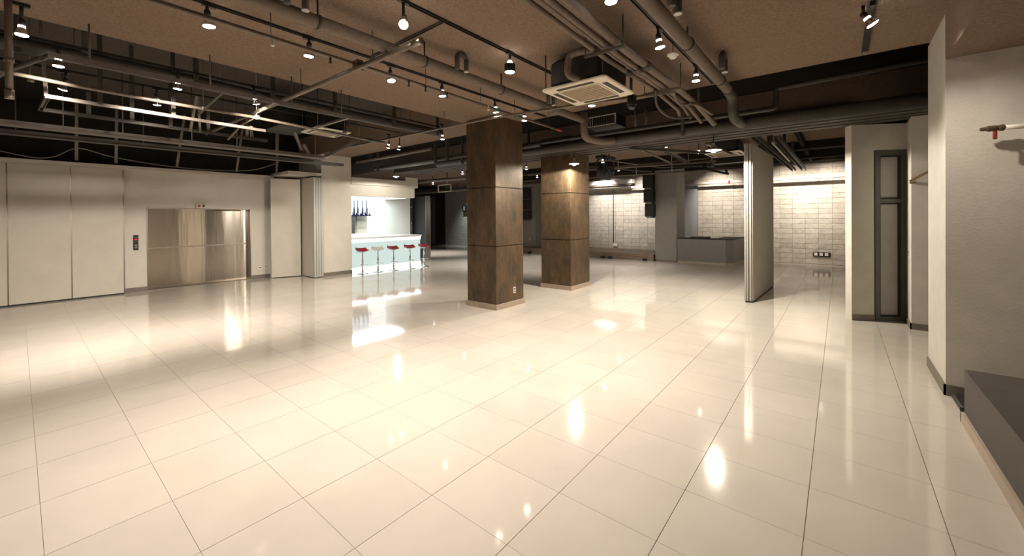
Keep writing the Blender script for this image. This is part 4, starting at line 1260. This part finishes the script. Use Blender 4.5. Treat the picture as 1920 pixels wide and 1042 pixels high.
t = thing('cable_tray', 'lower dark cable tray above the cream wall panels', 'cable tray', (-10.1, 2, 3.1))
MB().box(-10.25, -10.05, -3.0, 5.4, 3.06, 3.07).build('tray_base', 'pipe_dark', t)
MB().box(-10.06, -10.045, -3.0, 5.4, 3.06, 3.13).build('tray_side', 'pipe_dark', t)
hrods(t, [(-10.06, y, 3.06, UP) for y in (0.0, 1.5, 3.0, 4.5)], 0.008, 'pipe_dark')
pl = ['first', 'second', 'third', 'fourth', 'fifth']
for k, (y, lean) in enumerate(((0.79, 0.0), (1.38, 0.0), (2.42, 0.12), (3.65, 0.10), (4.62, -0.02))):
    tag(MB().channel((-12.3, y, 2.945), (-12.1, y+lean, UP), 0.05, 0.04).build('wall_post', 'strut'), pl[k]+' dark upright post from the left above the cream wall', 'post', 'posts above the cream wall')
t = thing('hanging_cable', 'pale cable sagging in waves above the cream wall panels', 'cable', (-12.6, 2, 2.98))
MB().tube(curve_pts([(-12.55, -1.2, 3.25), (-12.55, -0.25, 3.06), (-12.55, 0.22, 2.97), (-12.55, 0.50, 3.02), (-12.3, 0.82, 3.20), (-12.5, 1.35, 3.10), (-12.55, 2.2, 3.0), (-12.55, 3.2, 2.97),
                     (-12.5, 4.1, 3.05), (-12.3, 4.7, 3.3)]), 0.013, 8).build('cable_run', 'cable', t)
for k, (x0, y0, x1, y1, z, lab) in enumerate(((-8.0, 3.5, -11.7, 5.5, 3.12, 'slanting strut running to the white pier top'), (-7.2, 3.0, -9.0, 3.9, 3.16, 'short slanting strut left of the far air conditioner'),
                                              (-7.0, 4.0, -9.6, 4.6, 3.14, 'pale strut under the far air conditioner'))):
    tag(MB().channel((x0, y0, z), (x1, y1, z), 0.05, 0.04).build('slanting_strut', 'strut'), lab, 'strut', 'slanting struts')
tag(MB().box(-8.7, -7.85, 3.0, 3.6, 3.40, 3.75).build('air_duct', 'black'), 'black duct box behind the far air conditioner', 'duct')

# --- stage rigging
def pipe_thing(name, label, cat, pts, r, m, grp=None):
    return tag(MB().tube(pts, r, 10).build(name, m), label, cat, grp)
pipe_thing('rigging_pipe', 'left bright rigging bar running back over the stage area', 'pipe', [(-3.50, 8.7, 3.22), (-3.70, 11.78, 3.20)], 0.025, 'strut', 'stage rigging')
tag(MB().channel((-3.08, 8.7, 3.22), (-3.30, 12.0, 3.20), 0.09, 0.06, 0.01).build('rigging_strut', 'strut'), 'right wider rigging strut running back over the stage area', 'strut', 'stage rigging')
pipe_thing('rigging_pipe', 'front crosswise rigging pipe over the stage area', 'pipe', [(-8.5, 11.35, 3.18), (-6.0, 11.45, 3.18), (-2.6, 12.0, 3.18)], 0.03, 'strut', 'stage rigging')
pipe_thing('rigging_pipe', 'rear crosswise rigging pipe nearer the stage', 'pipe', [(-9.5, 13.6, 3.18), (-2.9, 14.15, 3.18)], 0.03, 'strut', 'stage rigging')
pipe_thing('rigging_pipe', 'thin slanting wire pipe in the rigging', 'pipe', [(-5.0, 10.2, 3.25), (-4.3, 12.6, 3.2), (-3.2, 13.0, 3.2)], 0.014, 'strut', 'stage rigging')
pipe_thing('rigging_pipe', 'short slanting rigging pipe behind the second pillar edge', 'pipe', [(-6.4, 10.0, 3.25), (-5.0, 13.8, 3.22)], 0.016, 'strut', 'stage rigging')
mb = MB()
rp = [(-3.7, 11.75), (-3.3, 11.95), (-5.2, 11.5), (-5.6, 13.9), (-4.4, 14.0), (-6.9, 11.4), (-7.5, 13.7)]
for k, (x, y) in enumerate(rp):
    tag(MB().tube([(x, y, 3.18), (x, y, 3.66)], 0.008, 6).build('rigging_rod', 'alu'), 'thin drop rod of the stage rigging, '+['at the end of the left bar', 'at the end of the wide strut', 'mid front pipe', 'mid rear pipe', 'right on the rear pipe', 'left on the front pipe', 'left on the rear pipe'][k], 'rod', 'rigging drop rods')
t = thing('open_duct', 'rectangular pale outlined open duct above the desk', 'duct', (-2.5, 12.9, 3.2))
mb = MB()
mb.box(-2.95, -1.90, 13.0, 13.03, 3.40, 3.43).box(-2.95, -1.90, 13.0, 13.03, 3.20, 3.23).box(-2.95, -2.92, 13.0, 13.03, 3.20, 3.43).box(-1.93, -1.90, 13.0, 13.03, 3.20, 3.43)
mb.build('frame', 'alu', t)
MB().box(-2.92, -1.93, 13.03, 13.2, 3.23, 3.40).build('duct_mouth', 'black', t)
t = thing('projector_mount', 'dark projector arm hanging under the rigging above the desk', 'projector mount', (-2.7, 12.5, 2.95))
MB().tube([(-2.85, 12.4, 3.0), (-2.85, 12.4, 3.66)], 0.02, 8).build('stem', 'black', t)
MB().beam((-2.95, 12.35, 3.02), (-2.45, 12.75, 2.88), 0.08, 0.05).build('arm', 'black', t)
MB().box(-2.92, -2.76, 12.3, 12.5, 3.08, 3.22).build('head', 'black_plastic', t)
MB().box(-2.52, -2.46, 12.68, 12.76, 2.88, 3.0).build('clamp', 'black', t)
def moving_head(x, y, z, label, tilt):
    t = thing('stage_spotlight', label, 'spotlight', (x, y, z), 'moving stage spotlights')
    MB().chbox(x-0.16, x+0.16, y-0.12, y+0.12, z+0.40, z+0.50, 0.02).build('base', 'black_plastic', t)
    MB().tube([(x, y, z+0.5), (x, y, 3.66)], 0.02, 8).build('clamp', 'black', t)
    MB().tube(bend([(x-0.15, y, z), (x-0.17, y, z+0.30), (x-0.08, y, z+0.42), (x+0.08, y, z+0.42), (x+0.17, y, z+0.30), (x+0.15, y, z)], 0.08), 0.03, 8).build('yoke', 'black_plastic', t)
    mtx = Matrix.Rotation(tilt, 4, 'X') @ Matrix.Rotation(0.6, 4, 'Y')
    MB().lathe([(0.08, -0.20), (0.125, -0.16), (0.14, -0.02), (0.13, 0.10), (0.07, 0.18), (0.03, 0.20)], (x, y, z), 18, mtx=mtx).build('head', 'black_plastic', t)
    return t
moving_head(-5.35, 11.2, 2.98, 'black moving stage spotlight hanging right of the second pillar', 0.9)
moving_head(-5.75, 11.5, 3.10, 'black stage spotlight half hidden at the second pillar edge', 0.2)
moving_head(-9.6, 9.6, 3.05, 'black moving stage spotlight left of the nearest pillar', 0.4)
# ducts and pipes along the back wall
pipe_thing('wall_pipe', 'long shiny pipe along the back wall right part', 'pipe', [(-4.85, 17.05, 2.97), (0.14, 17.05, 2.97)], 0.05, 'duct_white', 'pipes on the back wall')
pipe_thing('wall_pipe', 'shiny pipe under the duct on the stage back wall', 'pipe', [(-11.5, 17.05, 2.97), (-5.6, 17.05, 2.97)], 0.05, 'duct_white', 'pipes on the back wall')
tag(MB().tube([(-3.28, 17.05, 2.97), (-3.20, 17.05, 2.97)], 0.056, 10).build('pipe_tape', 'red_tape'), 'red tape band on the shiny back wall pipe', 'tape')
t = thing('white_duct', 'white box duct above the stage wall', 'duct', (-9, 16.9, 3.1))
MB().box(-11.5, -6.95, 16.75, 17.05, 3.14, 3.31).build('duct_box', 'duct_white', t)
MB().box(-11.5, -6.97, 16.74, 16.76, 3.06, 3.12).build('lip', 'strut', t)
t = thing('exit_sign_frame', 'small pale framed box hanging left of the nearest pillar', 'sign frame', (-12.5, 11.0, 2.6))
mb = MB()
mb.box(-12.9, -12.1, 11.0, 11.03, 3.02, 3.05).box(-12.9, -12.1, 11.0, 11.03, 2.74, 2.77).box(-12.9, -12.87, 11.0, 11.03, 2.74, 3.05).box(-12.13, -12.1, 11.0, 11.03, 2.74, 3.05)
mb.build('frame', 'ac_white', t)
MB().tube([(-12.35, 11.02, 3.05), (-12.35, 11.02, 3.66)], 0.03, 8).build('stem', 'strut', t)
t = thing('far_pipe', 'long dark pipe under the ceiling beyond the bar', 'pipe', (-13, 11.9, 2.9), 'far pipes')
MB().tube([(-19.5, 11.6, 2.86), (-7.0, 12.2, 2.95)], 0.09, 12).build('pipe_run', 'pipe_dark', t)
hrods(t, [(-16.0, 11.77, 2.9, 3.66), (-11.0, 12.0, 2.9, 3.66), (-8.0, 12.15, 2.9, 3.66)], 0.012)
t = thing('far_pipe', 'pale far pipe above the dark one beyond the bar', 'pipe', (-14, 10.5, 3.2), 'far pipes')
MB().tube([(-19.5, 10.2, 3.2), (-9.0, 10.9, 3.2)], 0.07, 12).build('pipe_run', 'strut', t)
hrods(t, [(-16.0, 10.43, 3.2, 3.66), (-11.0, 10.77, 3.2, 3.66)], 0.012)
t = thing('ceiling_hanging_strip', 'dark ceiling rail over the corridor ending in mid air', 'rail', (-0.6, 13, 3.3))
MB().channel((-1.0, 10.0, 3.30), (-0.92, 16.6, 3.22), 0.12, 0.10, 0.015).build('rail', 'pipe_dark', t)
for y in (11.0, 13.0, 15.2):
    MB().box(-1.0, -0.94, y, y+0.05, 3.3, 3.66).build('hanger_strut', 'pipe_dark', t)
